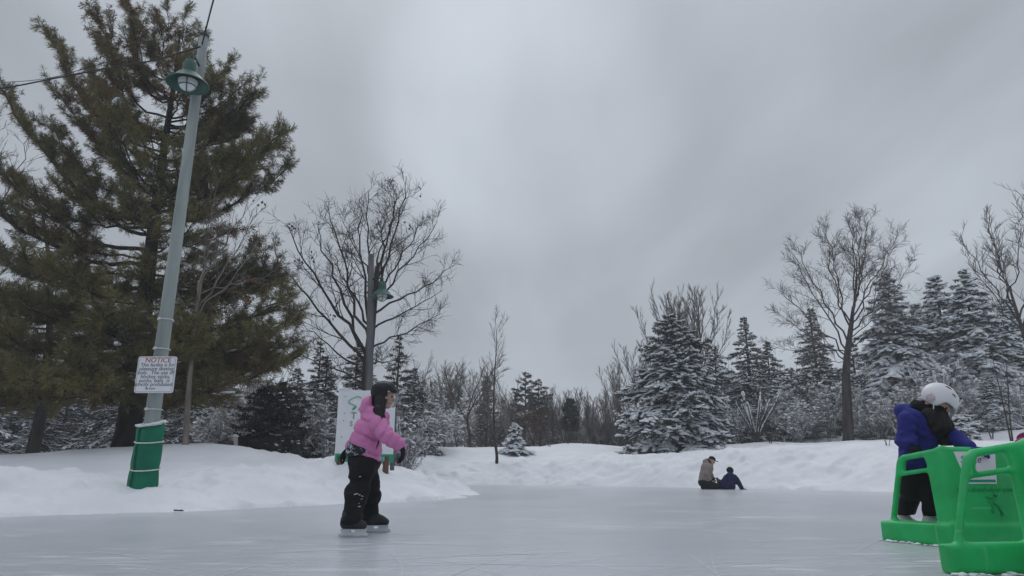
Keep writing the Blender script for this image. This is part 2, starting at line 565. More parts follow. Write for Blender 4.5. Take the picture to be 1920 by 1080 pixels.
def snow_ground():
    az = np.concatenate([np.linspace(-180, -62, 60)[:-1], np.linspace(-62, 62, 760), np.linspace(62, 180, 60)[1:]])
    az = np.radians(az)
    r = np.concatenate([np.linspace(2.5, 8, 24)[:-1], np.linspace(8, 34, 330)[:-1], np.geomspace(34, 110, 110)[:-1], np.geomspace(110, 400, 16)])
    A, R = np.meshgrid(az, r, indexing='ij')
    X = (R * np.sin(A)).ravel(); Y = (R * np.cos(A)).ravel()
    Z = np.concatenate([terrain(X[i:i + 60000], Y[i:i + 60000]) for i in range(0, len(X), 60000)])
    n, k = len(az), len(r)
    i = np.arange(n - 1)[:, None]; j = np.arange(k - 1)[None]
    q = np.stack([i * k + j, (i + 1) * k + j, (i + 1) * k + j + 1, i * k + j + 1], -1).reshape(-1, 4)[:, ::-1]
    me = make_mesh('snow_ground', np.stack([X, Y, Z], -1), [q], M['snow'])
    return tag(obj('snow_ground', me), kind='structure')

def snow_mat():
    m = mat('snow', (.765, .775, .812), .75, .03, 1.2, .5, 9, .25, col2=(.81, .82, .853))
    return m
M['snow'] = snow_mat()

def ice_mat():
    m = bpy.data.materials.new('ice'); m.use_nodes = True
    nt = m.node_tree; N = nt.nodes; L = nt.links
    b = N['Principled BSDF']
    tc = N.new('ShaderNodeTexCoord')
    def noise(scale, loc=(0, 0, 0), rot=0, st=(1, 1, 1), det=5, dist=0.0):
        mp = N.new('ShaderNodeMapping'); mp.inputs['Scale'].default_value = st; mp.inputs['Rotation'].default_value = (0, 0, rot); mp.inputs['Location'].default_value = loc
        L.new(tc.outputs['Object'], mp.inputs['Vector'])
        n = N.new('ShaderNodeTexNoise'); n.inputs['Scale'].default_value = scale; n.inputs['Detail'].default_value = det; n.inputs['Distortion'].default_value = dist
        L.new(mp.outputs[0], n.inputs['Vector'])
        return n.outputs['Fac']
    def ramp(s, p0, p1, c0, c1):
        r = N.new('ShaderNodeValToRGB'); L.new(s, r.inputs['Fac'])
        r.color_ramp.elements[0].position = p0; r.color_ramp.elements[1].position = p1
        r.color_ramp.elements[0].color = (*c0, 1) if len(c0) == 3 else c0; r.color_ramp.elements[1].color = (*c1, 1) if len(c1) == 3 else c1
        return r.outputs['Color']
    def mix(f, a, c, mode='MIX'):
        x = N.new('ShaderNodeMix'); x.data_type = 'RGBA'; x.blend_type = mode
        L.new(f, x.inputs[0]) if not isinstance(f, float) else setattr(x.inputs[0], 'default_value', f)
        L.new(a, x.inputs[6])
        L.new(c, x.inputs[7]) if not isinstance(c, tuple) else setattr(x.inputs[7], 'default_value', (*c, 1))
        return x.outputs[2]
    base = ramp(noise(.35, det=6, dist=.5), .3, .72, (.455, .476, .518), (.54, .562, .605))
    mott = ramp(noise(2.2, (5, 3, 0), .5, (1, 2.0, 1), 6), .45, .75, (0, 0, 0), (.4, .4, .4))
    c = mix(mott, base, (.56, .58, .625))
    # scratches cut by blades, frosted white
    s1 = ramp(noise(5.0, (1, 2, 0), math.radians(9), (.20, 1.5, 1), 5, 1.4), .58, .74, (0, 0, 0), (1, 1, 1))
    s2 = ramp(noise(8, (7, 1, 0), math.radians(-22), (.20, 1.3, 1), 5, 1.6), .59, .75, (0, 0, 0), (1, 1, 1))
    s3 = ramp(noise(7, (3, 9, 0), math.radians(66), (.14, 1.5, 1), 4, 1.2), .60, .74, (0, 0, 0), (1, 1, 1))
    msk = ramp(noise(.55, (2, 8, 0), 0, (1, 1, 1), 3), .42, .62, (.12, .12, .12), (1, 1, 1))
    s = mix(1.0, mix(1.0, s1, s2, 'LIGHTEN'), s3, 'LIGHTEN')
    s = mix(1.0, s, msk, 'MULTIPLY')
    c = mix(s, c, (.70, .715, .745))
    L.new(c, b.inputs['Base Color'])
    rr = N.new('ShaderNodeMapRange'); rr.inputs['To Min'].default_value = .29; rr.inputs['To Max'].default_value = .62
    sp = N.new('ShaderNodeSeparateColor'); L.new(s, sp.inputs[0]); L.new(sp.outputs[0], rr.inputs['Value']); L.new(rr.outputs[0], b.inputs['Roughness'])
    b.inputs['Specular IOR Level'].default_value = .42
    bp = N.new('ShaderNodeBump'); bp.inputs['Strength'].default_value = .12; bp.inputs['Distance'].default_value = .004
    L.new(noise(26, st=(1, 2, 1), det=6), bp.inputs['Height']); L.new(bp.outputs[0], b.inputs['Normal'])
    return m
M['ice'] = ice_mat()
snow_ground()
ice = make_mesh('ice_rink', [(-29, -39, 0), (29, -39, 0), (29, 30, 0), (-29, 30, 0)], [np.array([[0, 1, 2, 3]])], M['ice'])
tag(obj('ice_rink', ice), kind='structure')

def skate_marks():
    """white frost left where blades have cut the ice: thin curved lines crossing each other"""
    rng = np.random.default_rng(17)
    V, Q = [], []
    n0 = 0
    for k in range(1300):
        y = 2.2 + 20 * rng.random() ** 2.0
        x = rng.uniform(-.85, .85) * y
        a = rng.choice([0, 0, .25, -.3, 1.1, -1.2]) + rng.normal() * .35
        L = rng.uniform(.3, 2.6); cu = rng.normal() * .14
        m = 14
        t = np.linspace(-.5, .5, m)
        ang = a + cu * t * 1.6
        px = x + np.cumsum(np.cos(ang)) * L / m; py = y + np.cumsum(np.sin(ang)) * L / m
        if sdist(px, py).max() > -.25: continue
        w = (rng.uniform(.0008, .0030) + (rng.random() < .06) * .003) * (1 - (2 * t) ** 4)
        nx, ny = -np.sin(ang), np.cos(ang)
        z = .0015 + .000004 * k
        V += [np.stack([px + nx * w, py + ny * w, 0 * px + z], -1), np.stack([px - nx * w, py - ny * w, 0 * px + z], -1)]
        i = np.arange(m - 1)
        Q.append(np.stack([n0 + m + i, n0 + m + i + 1, n0 + i + 1, n0 + i], -1))
        n0 += 2 * m
    M['frost'] = mat('frost', (.70, .71, .74), .8, .06, 30)
    tag(obj('skate_marks', make_mesh('skate_marks', np.concatenate(V), Q, M['frost'], None, False)), kind='stuff')
skate_marks()
# ------------------------------------------------------------------ trees
def tree_root(name, label, p, group=None, rz=0.0):
    return tag(empty(name, p, rz), label, 'tree', group)

# ---- leafless trees: recursive limbs
def interp(pts, rad, t):
    k = len(pts) - 1
    s = min(max(t, 0), 0.9999) * k
    i = int(s); f = s - i
    return pts[i] * (1 - f) + pts[i + 1] * f, rad[i] * (1 - f) + rad[i + 1] * f, nrm(pts[i + 1] - pts[i])

def grow(acc, rng, pts, rad, lvl, mx, prm, tips=None):
    """children along a limb that is already laid down"""
    L = np.linalg.norm(np.diff(pts, axis=0), axis=1).sum()
    n = prm['n'][min(lvl, len(prm['n']) - 1)]
    n = max(2, int(n * (0.7 + 0.6 * rng.random())))
    for k in range(n):
        t = prm.get('t0', .25) + (1 - prm.get('t0', .25)) * (k + rng.random()) / n
        p, r, d = interp(pts, rad, t)
        ax = nrm(np.cross(d, rng.normal(size=3)))
        ang = math.radians(rng.uniform(*prm['ang']))
        cd = rot_about(d, ax, ang)
        cd = nrm(cd + np.array([0, 0, prm['up']]))
        cl = L * prm['ratio'] * (1.05 - .72 * t) * rng.uniform(.7, 1.25)
        cl = max(cl, prm.get('minlen', .28))
        twig(acc, rng, p, cd, cl, max(min(r * .55, cl * .011 + .003), prm['rmin']), lvl + 1, mx, prm, tips)

def twig(acc, rng, p, d, L, r, lvl, mx, prm, tips=None):
    k = 6 if lvl < mx else 4
    if lvl > 1: d = nrm(np.array(d) + np.array([0, 0, prm['up']]))
    pts = [p]; dd = np.array(d)
    wob = prm.get('wob', .16)
    for i in range(k - 1):
        dd = nrm(dd + rng.normal(size=3) * wob + np.array([0, 0, prm['up'] * .22]))
        pts.append(pts[-1] + dd * L / (k - 1))
    pts = np.array(pts)
    rad = np.linspace(r, max(prm['rmin'] * .7, r * .28), k)
    acc.tube(pts, rad, 5 if lvl <= 1 else (4 if lvl == 2 else 3))
    if tips is not None and lvl >= mx - 1: tips.append(pts[-1])
    if lvl < mx:
        grow(acc, rng, pts, rad, lvl, mx, prm, tips)

def bare_mesh(seed, H, prm, trunk_top=.45, fork=4, r0=None, mx=3, mtr='bark', mtw='grey_twig', lean=(0, 0)):
    """returns (trunk mesh, crown mesh) with the base at the origin"""
    rng = np.random.default_rng(seed)
    tr, cr = Acc(), Acc()
    r0 = r0 or H * .018
    k = 9
    pts = np.array([[lean[0] * t * H + .015 * H * math.sin(5 * t + seed), lean[1] * t * H + .012 * H * math.cos(4 * t + seed), t * H * trunk_top] for t in np.linspace(0, 1, k)])
    pts[:, :2] -= pts[0, :2]
    pts[0, 2] = -.4
    rad = r0 * np.linspace(1, .72, k); rad[0] *= 1.35
    tr.tube(pts, rad, 9)
    if fork == 1:       # one leader to the top
        lead = np.array([pts[-1] + (np.array([lean[0], lean[1], 1]) * t * H * (1 - trunk_top)) + np.array([math.sin(6 * t + seed), math.cos(5 * t), 0]) * .02 * H * t for t in np.linspace(0, 1, 8)])
        lr = rad[-1] * np.linspace(1, .12, 8)
        tr.tube(lead, lr, 6)
        allp = np.concatenate([pts[3:], lead[1:]]); allr = np.concatenate([rad[3:], lr[1:]])
        grow(cr, rng, allp, allr, 0, mx, prm)
    else:
        for q in range(fork):
            a = 2 * PI * q / fork + rng.uniform(-.4, .4)
            sp = rng.uniform(*prm.get('spread', (.25, .6)))
            d = nrm([math.cos(a) * sp, math.sin(a) * sp, 1])
            L = H * (1 - trunk_top) * rng.uniform(.85, 1.1)
            t = rng.uniform(.62, 1.0)
            p, r, _ = interp(pts, rad, t)
            lp = [p]
            for i in range(7):
                d = nrm(d + rng.normal(size=3) * .09 + np.array([0, 0, .06]))
                lp.append(lp[-1] + d * L / 7)
            lp = np.array(lp); lr = min(r * .6, L * .011 + .01) * np.linspace(1, .2, 8)
            tr.tube(lp, lr, 6)
            grow(cr, rng, lp, lr, 0, mx, prm)
    return tr.mesh('trunk', M[mtr]), cr.mesh('branches', M[mtw])

def place(name, meshes, p, label, rz=0.0, sc=1.0, group=None, names=('trunk', 'branches', 'snow_cover')):
    r = tree_root(name, label, p, group, rz)
    r.scale = (sc, sc, sc) if not isinstance(sc, tuple) else sc
    for nm, me in zip(names, meshes):
        if me is not None:
            o = obj(nm, me, r)
            if nm == 'snow_cover': o['kind'] = 'stuff'
    return r

# a leafless tree whose main limbs follow the photograph
def limb_tree(name, label, base, trunk_px, limbs, Y, r0, rtop, prm, mx, seed, mtr='bark', mtw='dark_twig', leaves=0, tw_n=None):
    rng = np.random.default_rng(seed)
    base = np.asarray(base, float)
    root = tree_root(name, label, base)
    tr, cr = Acc(), Acc()
    tp = np.array([base - [0, 0, .4]] + [at(x, y, Y) for x, y in trunk_px])
    # resample
    s = np.linspace(0, len(tp) - 1, 14)
    tps = np.stack([np.interp(s, np.arange(len(tp)), tp[:, c]) for c in range(3)], -1)
    trad = np.linspace(r0, rtop, 14); trad[0] *= 1.3
    tr.tube(tps, trad, 10)
    tips = []
    for (t, px, py, dy, bow) in limbs:
        p, r, d = interp(tps, trad, t)
        tip = at(px, py, Y) + np.array([0, 0, 0])
        tip[1] += dy
        tip = p + (tip - p) * .95
        L = np.linalg.norm(tip - p)
        out = nrm((tip - p) * [1, 1, 0] + 1e-6)
        dn = (tip - p) / L
        c1 = p + nrm(dn + d * .22 + out * (.10 + bow * .5)) * L * .33
        c2 = tip - nrm(dn + np.array([0, 0, .30])) * L * .33
        lp = bez(p, c1, c2, tip, 11)
        lp[1:-1] += rng.normal(size=(9, 3)) * L * .014
        lr = max(min(r * .62, L * prm.get('lk', .0070) + .007), .010) * np.linspace(1, .2, 11)
        tr.tube(lp, lr, 6)
        grow(cr, rng, lp, lr, 0, mx, prm, tips)
    obj('trunk', tr.mesh('trunk', M[mtr], off=base), root)
    obj('branches', cr.mesh('branches', M[mtw], off=base), root)
    if leaves:
        lf = Acc()
        tips = np.array(tips)
        # withered leaves hang in a few little bunches
        hubs = tips[rng.choice(len(tips), leaves, False)]
        for h in hubs:
            n = rng.integers(3, 8)
            lf.needles(h + rng.normal(size=(n, 3)) * .07, rng.normal(size=(n, 3)) * .5 + [0, 0, -1], np.full(n, .11), 2, .06, (.2, 1.0), rng)
        obj('withered_leaves', lf.mesh('withered_leaves', M['rust_leaf'] if leaves > 20 else M['dark_twig'], False, off=base), root)
    return root

# ---- white pine with limbs that sweep up and needle tufts
def pine(name, label, base, trunk_pts, limbs, seed, r0, tuft=.17, n_need=17, w=.016, rust=.16, nsnow=220, need='pine_needle', step=.23, fill=.75):
    rng = np.random.default_rng(seed)
    base = np.asarray(base, float)
    root = tree_root(name, label, base)
    tr, cr, sn = Acc(), Acc(), Acc()
    tp = np.asarray(trunk_pts, float)
    s = np.linspace(0, len(tp) - 1, 16)
    tps = np.stack([np.interp(s, np.arange(len(tp)), tp[:, c]) for c in range(3)], -1)
    trad = r0 * np.linspace(1, .16, 16) ** 1.6 ; trad[0] *= 1.25
    tr.tube(tps, trad, 12)
    tpos, tax, tsz = [], [], []
    sp_, sa_ = [], []
    for (t, tip, bow) in limbs:
        p, r, d = interp(tps, trad, t)
        tip = np.asarray(tip, float)
        L = np.linalg.norm(tip - p)
        hv = (tip - p) * [1, 1, 0]
        out = nrm(hv + 1e-6)
        c1 = p + out * L * .38 + np.array([0, 0, (tip[2] - p[2]) * .05 - .02 * L])
        c2 = tip - nrm(out * .8 + np.array([0, 0, .55 + bow])) * L * .33
        n = 14
        lp = bez(p, c1, c2, tip, n)
        lp[1:-1] += rng.normal(size=(n - 2, 3)) * L * .010
        lr = max(.016, min(r * .42, .009 * L + .010)) * np.linspace(1, .22, n)
        tr.tube(lp, lr, 6)
        m = int(L * .80 / step)
        for k in range(m):
            tt = .22 + .78 * (k + rng.random()) / m
            q, qr, qd = interp(lp, lr, tt)
            for sd in (-1, 1):
                if rng.random() < .12: continue
                bl = (.22 + .78 * (1.0 - abs(tt - .45) * 1.15)) * min(1.3, .32 * L) * rng.uniform(.55, 1.15)
                side = nrm(np.cross(qd, [0, 0, 1.0])) * sd
                bd = nrm(qd * rng.uniform(.5, 1.0) + side * rng.uniform(.5, 1.0) + np.array([0, 0, rng.uniform(-.05, .55)]))
                e1 = q + bd * bl * .5
                e2 = e1 + nrm(bd + np.array([0, 0, .28]) + rng.normal(size=3) * .15) * bl * .5
                bp = np.array([q, e1, e2])
                tr.tube(bp, [max(.008, qr * .5), .008, .005], 3)
                nt = max(2, int(bl / .10))
                for u in range(nt):
                    f = .25 + .75 * (u + rng.random() * .6) / nt
                    a = bp[0] * (1 - f) ** 2 + 2 * f * (1 - f) * bp[1] + f * f * bp[2]
                    ax = nrm(bd + rng.normal(size=3) * .5 + np.array([0, 0, .35]))
                    tpos.append(a + ax * .09); tax.append(ax); tsz.append(tuft * rng.uniform(.75, 1.2))
                    if rng.random() < fill * (1.0 - .62 * t):
                        sx = nrm(ax * .6 + rng.normal(size=3) * .6 + np.array([0, 0, .25]))
                        e3 = a + sx * rng.uniform(.18, .34)
                        tr.tube([a, e3], [.006, .004], 3)
                        tpos.append(e3); tax.append(sx); tsz.append(tuft * rng.uniform(.75, 1.15))
                    if rng.random() < .5: sp_.append(a); sa_.append(bd)
        tpos.append(lp[-1]); tax.append(nrm(lp[-1] - lp[-2])); tsz.append(tuft * 1.2)
    tpos = np.array(tpos); tax = np.array(tax); tsz = np.array(tsz)
    # old needles gone rusty near the middle of the tree
    rn = fbm(tpos * .55, seed, 3)
    dist = np.linalg.norm((tpos - base)[:, :2], axis=1)
    isr = (rn - .13 * dist > .50 - rust * 2.6) & (rng.random(len(tpos)) < .75)
    cr.needles(tpos[~isr], tax[~isr], tsz[~isr], n_need, w, (.25, 1.25), rng, 0, .12)
    cr.needles(tpos[isr], tax[isr], tsz[isr] * .9, n_need, w, (.3, 1.5), rng, 1, .3)
    if nsnow:
        sp_ = np.array(sp_); sa_ = np.array(sa_)
        zz = 1.0 / (1.0 + np.maximum(sp_[:, 2] - base[2] - 2, 0) * .25)
        ii = rng.choice(len(sp_), min(nsnow, len(sp_)), False, zz / zz.sum())
        sn.pads(sp_[ii] + [0, 0, .05], sa_[ii], rng.uniform(.03, .11, len(ii)), rng, 0, .45, 1.9)
        obj('snow_cover', sn.mesh('snow_cover', M['tree_snow'], off=base), root)['kind'] = 'stuff'
    obj('trunk', tr.mesh('trunk', M['pine_bark'], off=base), root)
    obj('crown', cr.mesh('crown', [M[need], M['rust_needle']], False, off=base), root)
    return root

# ---- spruce and small conifers, snow lying on the boughs
def spruce_mesh(seed, H, R, snow=1.0, nb=120, droop=.25, open_=0.0, prof=.9, base_h=.02, need='spruce_needle', up_tip=.25, dens=1.0, w=.028, nl=.095, snow_bias=1.0, bush=0.0, prad=1.0):
    rng = np.random.default_rng(seed)
    tr, cr, sn = Acc(), Acc(), Acc()
    k = 8
    tp = np.stack([.01 * H * np.sin(np.linspace(0, 4, k) + seed), .01 * H * np.cos(np.linspace(0, 3, k)), np.linspace(-.03, 1, k) * H], -1)
    tr.tube(tp, np.linspace(.020 * H, .004 * H, k), 7)
    P, A, S, SP, SA, SR = [], [], [], [], [], []
    for b in range(nb):
        f = base_h + (1 - base_h) * ((b + rng.random()) / nb) ** 1.12
        f = min(f, .985)
        az = b * 2.39996 + rng.uniform(-.5, .5)
        L = R * ((1 - f) ** prof) * rng.choice([.62, .85, 1.0, 1.15, 1.3]) * rng.uniform(.8, 1.1) + .04 * R
        if bush: L = R * math.sqrt(max(1 - (f * .95) ** 2, .02)) * rng.uniform(.6, 1.1)
        p0 = np.array([0, 0, f * H])
        out = np.array([math.cos(az), math.sin(az), 0])
        dr = droop * (1.15 - f) * rng.uniform(.3, 1.7) * L
        rise = (0.25 + .55 * f) * L * (.5 if droop > 0 else 1) * rng.uniform(.3, 1.8)
        c1 = p0 + out * L * .4 + [0, 0, rise * .45]
        c2 = p0 + out * L * .8 + [0, 0, rise * .30 - dr * .8]
        e = p0 + out * L + [0, 0, rise * .35 - dr + up_tip * .2 * L]
        bp = bez(p0, c1, c2, e, 7)
        bp[:, 2] = np.maximum(bp[:, 2], .05)
        br = np.linspace(.012 * L + .006, .004, 7)
        tr.tube(bp, br, 4)
        ntw = max(3, int(L / .15 * dens))
        cl_ = rng.choice([.5, .8, 1.1, 1.5])
        for j in range(ntw):
            t = .18 + .82 * (j + rng.random()) / ntw
            q, qr, qd = interp(bp, br, t)
            for sd in (-1, 1):
                if rng.random() < open_: continue
                side = np.cross(qd, [0, 0, 1.0]) * sd
                tl = (.14 + .42 * (1 - t)) * min(L, 1.5) * rng.uniform(.5, 1.15) + .06
                td = nrm(qd * .75 + side * .75 + np.array([0, 0, rng.uniform(-.45, .35)]))
                m = max(1, int(tl / .085))
                for u in range(m):
                    a = q + td * tl * (u + .7) / m + np.array([0, 0, -.10 * tl * (u / m) ** 2])
                    P.append(a); A.append(nrm(td + rng.normal(size=3) * .3)); S.append(nl * rng.uniform(.8, 1.2))
                    pr = snow * (.16 + .5 * (1 - f) ** snow_bias) * cl_
                    if rng.random() < pr * 1.05:
                        SP.append(a + [0, 0, .035]); SA.append(td); SR.append(rng.uniform(.025, .075) * (1.1 - .4 * f) * prad)
            P.append(q); A.append(qd); S.append(nl * 1.1)
            if rng.random() < snow * (.25 + .55 * (1 - f) ** snow_bias) * cl_:
                SP.append(q + [0, 0, .045]); SA.append(qd); SR.append(rng.uniform(.035, .10) * (1.1 - .4 * f) * prad)
    P.append(tp[-1]); A.append(np.array([0, 0, 1.0])); S.append(nl * 1.6)
    cr.needles(np.array(P), np.array(A), np.array(S), 9, w, (.35, 1.25), rng, 0, .1)
    out = [tr.mesh('trunk', M['bark']), cr.mesh('crown', M[need], False)]
    if len(SP):
        sn.pads(np.array(SP), np.array(SA), np.array(SR), rng, 0, .5, 1.7)
        out.append(sn.mesh('snow_cover', M['tree_snow']))
    else: out.append(None)
    return out
CN = ('trunk', 'crown', 'snow_cover')
# ------------------------------------------------------------------ the trees of the place
def top_h(px, py, Y, base):
    return at(px, py, Y)[2] - base[2]

# the big pine behind the lamp post
YP = 19.0
bp_ = on_ground(236, YP)
ptrunk = [bp_ - [0, 0, .4]] + [at(x, y, YP) for x, y in [(250, 740), (268, 600), (284, 460), (300, 330), (318, 210), (332, 120), (338, 60)]]
def tfrac(py):      # height along the trunk for a pixel row
    ys = [842, 740, 600, 460, 330, 210, 120, 60]
    return float(np.interp(-py, [-y for y in ys], np.linspace(0, 1, 8)))
LP = [(112, 92, 300, -.5, .25), (140, 110, 260, .6, .2), (92, 160, 330, .3, .2), (22, 178, 420, -.8, .25), (60, 215, 440, .8, .1), (-30, 300, 470, .2, .1), (-60, 350, 500, -1.2, .05), (-90, 430, 540, 1.2, .05), (-110, 520, 600, -1.6, 0), (-110, 610, 650, .4, 0), (-90, 700, 700, -2.2, -.1), (-40, 760, 720, -1.0, -.25), (40, 752, 730, -2.6, -.3), (140, 735, 735, -3.0, -.35),
      (178, 70, 250, .2, .3), (205, 60, 220, -.8, .3), (236, 8, 190, .2, .4), (262, 45, 190, -.9, .3), (288, 18, 150, .1, .4), (322, 28, 150, -.4, .3), (348, 16, 130, .1, .4), (386, 56, 150, .0, .3), (372, 90, 190, -.8, .3),
      (426, 112, 220, .2, .3), (440, 165, 260, -.8, .25), (476, 165, 300, .2, .3), (470, 225, 330, .9, .2), (540, 252, 400, -.2, .3), (520, 232, 370, .5, .25), (528, 290, 420, .7, .2), (490, 330, 440, -1.0, .2), (420, 300, 400, -1.5, .2),
      (505, 478, 560, -.4, .05), (490, 505, 580, .8, 0), (548, 562, 640, -.5, .05), (552, 590, 660, .4, 0), (535, 640, 690, -1.2, -.05), (545, 655, 700, .8, -.05), (520, 700, 725, -.6, -.1), (470, 742, 740, -1.8, -.25), (430, 700, 720, -2.6, -.2), (400, 775, 745, -2.0, -.35), (330, 760, 742, -3.2, -.4), (250, 748, 738, -3.4, -.35), (455, 655, 690, -2.6, -.1)]
rngp = np.random.default_rng(77)
limbs = [(tfrac(ty), at(px, py, YP) + np.array([0, dy * 1.2, 0]), bow) for px, py, ty, dy, bow in LP]
for k in range(78):
    ty = rngp.uniform(150, 735)
    f = tfrac(ty)
    p = at(float(np.interp(ty, [60, 210, 460, 740], [338, 318, 284, 250])), ty, YP)
    rad = np.interp(ty, [60, 200, 400, 600, 740], [.9, 2.3, 3.4, 4.1, 4.3]) * rngp.uniform(.6, 1.0)
    a = rngp.uniform(0, 2 * PI)
    tip = p + np.array([math.cos(a) * rad, math.sin(a) * rad, rad * np.interp(ty, [60, 400, 740], [.75, .35, -.1]) * rngp.uniform(.6, 1.2)])
    limbs.append((f, tip, .1))
pine('pine_tree', 'tall spreading pine with dark olive and rusty needles behind the lamp post', bp_, ptrunk, limbs, 11, .36, rust=.21, tuft=.20, n_need=24, w=.0135, nsnow=480)

# a second pine reaching in at the left edge
b2 = on_ground(58, 25.0)
t2 = [b2 - [0, 0, .4]] + [at(x, y, 25.0) for x, y in [(80, 760), (92, 640), (96, 520), (80, 400), (60, 330)]]
l2 = []
for k in range(46):
    f = rngp.uniform(.18, .98)
    s = f * 5
    i = min(int(s), 4)
    p = np.array(t2)[i] * (1 - s + i) + np.array(t2)[i + 1] * (s - i)
    rad = (1 - f * .8) * 5.2 * rngp.uniform(.6, 1.0)
    a = rngp.uniform(0, 2 * PI) if k % 3 else rngp.uniform(2.4, 4.6)
    l2.append((f, p + np.array([math.cos(a) * rad, math.sin(a) * rad * .9, rad * np.interp(f, [0, 1], [-.12, .6])]), 0.0))
pine('pine_tree', 'leaning pine at the left edge, its trunk left of the broad pine', b2, t2, l2, 23, .24, tuft=.21, n_need=18, w=.016, nsnow=160, step=.30, rust=.10)

BP = dict(n=[13, 7, 4, 3], ang=(22, 48), ratio=.38, up=.13, rmin=.0055, wob=.09, t0=.22)
# slender leafless tree between lamp post and pine, with a few rusty leaves
limb_tree('bare_tree', 'slender pale-stemmed bare tree just right of the lamp post with rusty leaves', on_ground(349, 16.5), [(352, 760), (358, 680), (366, 600), (378, 520)],
          [(.55, 262, 560, -.3, 0), (.62, 230, 640, -.5, 0), (.66, 440, 560, .4, 0), (.7, 300, 480, .5, .1), (.75, 505, 440, -.2, .1), (.8, 470, 380, .5, .15), (.85, 420, 350, -.4, .2), (.9, 520, 500, .2, 0), (.95, 480, 330, .1, .2), (1, 400, 400, .1, .2), (1, 440, 460, -.6, .1)],
          16.5, .075, .035, dict(BP, n=[8, 5, 3], ratio=.45), 2, 5, 'pale_bark', 'grey_twig', leaves=26)
limb_tree('bare_tree', 'bare grey branches rising at the far left edge beyond the pine', on_ground(-60, 27.0), [(-50, 700), (-40, 560), (-34, 440)],
          [(.55, 60, 520, 0, 0), (.7, 40, 430, 1, .1), (.8, -130, 330, 0, .1), (.85, 20, 300, -.6, .15), (.95, 42, 235, .6, .2), (1, 0, 190, 0, .2), (1, -40, 180, 1, .2), (.9, -90, 250, -1, .2)],
          27.0, .16, .07, dict(BP, rmin=.008), 2, 9, 'bark', 'grey_twig')

# the dark spreading tree behind the town board
limb_tree('bare_tree', 'large dark bare tree with crooked spreading limbs directly behind the town board', on_ground(681, 21.0), [(684, 760), (689, 690), (696, 620), (702, 560), (708, 500)],
          [(.30, 560, 655, -1.0, -.05), (.36, 545, 588, .8, 0), (.40, 530, 480, -1.2, .05), (.44, 575, 390, 1.0, .2), (.47, 524, 400, .3, .1), (.50, 838, 592, -.6, -.05), (.53, 620, 385, -.6, .2), (.58, 660, 350, .8, .25), (.62, 600, 440, 1.4, .15), (.66, 700, 365, -.8, .25), (.70, 855, 480, .8, .05), (.74, 830, 420, -.7, .1), (.8, 790, 400, .5, .15), (.85, 765, 320, .0, .3), (.92, 738, 330, .7, .3), (1, 752, 345, -.4, .3), (1, 720, 380, .3, .3), (.42, 760, 690, -1.8, -.1), (.34, 610, 690, 1.6, -.05), (.88, 650, 420, -1, .2), (.6, 830, 520, 1.3, 0)],
          21.0, .20, .075, dict(BP, lk=.0105, n=[11, 6, 3], ratio=.34, rmin=.0050, wob=.10, up=.08, ang=(28, 58)), 3, 31, 'bark', 'dark_twig', leaves=9)

# snow-covered boughs between the two big trees
sp1 = spruce_mesh(101, 6.0, 2.2, snow=1.25, nb=120, droop=.35, snow_bias=.7)
sp2 = spruce_mesh(102, 6.5, 2.0, snow=1.9, nb=135, droop=.40, snow_bias=.8, prad=1.15)
sp3 = spruce_mesh(103, 7.5, 2.2, snow=1.5, nb=140, droop=.35, snow_bias=1.0)
sp4 = spruce_mesh(104, 6.0, 2.6, snow=1.5, nb=125, droop=.55, prof=.7, snow_bias=.9, open_=.15)
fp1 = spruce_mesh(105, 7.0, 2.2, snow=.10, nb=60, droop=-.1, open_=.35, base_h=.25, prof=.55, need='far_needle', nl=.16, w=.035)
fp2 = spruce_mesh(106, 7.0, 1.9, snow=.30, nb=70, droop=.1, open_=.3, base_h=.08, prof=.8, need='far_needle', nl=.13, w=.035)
def spruce_at(variant, px, py_top, Y, label, rz=0.0, wide=1.0, name='spruce_tree', group=None, H0=None, base_px=None):
    b = on_ground(base_px if base_px is not None else px, Y)
    H = top_h(px, py_top, Y, b)
    H0 = {id(sp1): 6.0, id(sp2): 6.5, id(sp3): 7.5, id(sp4): 6.0, id(fp1): 7.0, id(fp2): 7.0}.get(id(variant), H0)
    s = H / H0
    return place(name, variant, b, label, rz, (s * wide, s * wide, s), group, CN)

spruce_at(sp2, 660, 640, 26.0, 'dark snowy spruce just left of the trunk behind the town board', .3, 1.0)
spruce_at(sp1, 600, 668, 25.0, 'snow-flecked spruce between the pine and the town board', 1.3, 1.15)
spruce_at(sp2, 545, 690, 26.5, 'snow-flecked spruce beside the right edge of the broad pine', 2.2, 1.2)
spruce_at(fp2, 585, 640, 33.0, 'thin open pine rising behind the snowy spruces left of the town board', .8, .9, 'pine_tree')
spruce_at(fp2, 738, 628, 27.0, 'open tufted pine rising above the helmet of the pink skater', 2.0, .8, 'pine_tree')
spruce_at(sp1, 772, 690, 31.0, 'grey snowy conifer right of the pink skater', 3.1, 1.0)
spruce_at(sp1, 640, 735, 24.0, 'low snowy spruce touching the left edge of the town board', 4.1, 1.5)
spruce_at(sp2, 470, 735, 27.0, 'snow-laden small spruce behind the pale stump', 5.0, 1.4)
jun = spruce_mesh(110, 2.2, 1.25, snow=.06, nb=90, droop=.05, bush=1, base_h=.02, dens=1.3)
b = on_ground(506, 21.0)
place('juniper_bush', jun, b, 'low dark green evergreen bush right of the pale stump', .4, 1.0, None, CN)['category'] = 'bush'
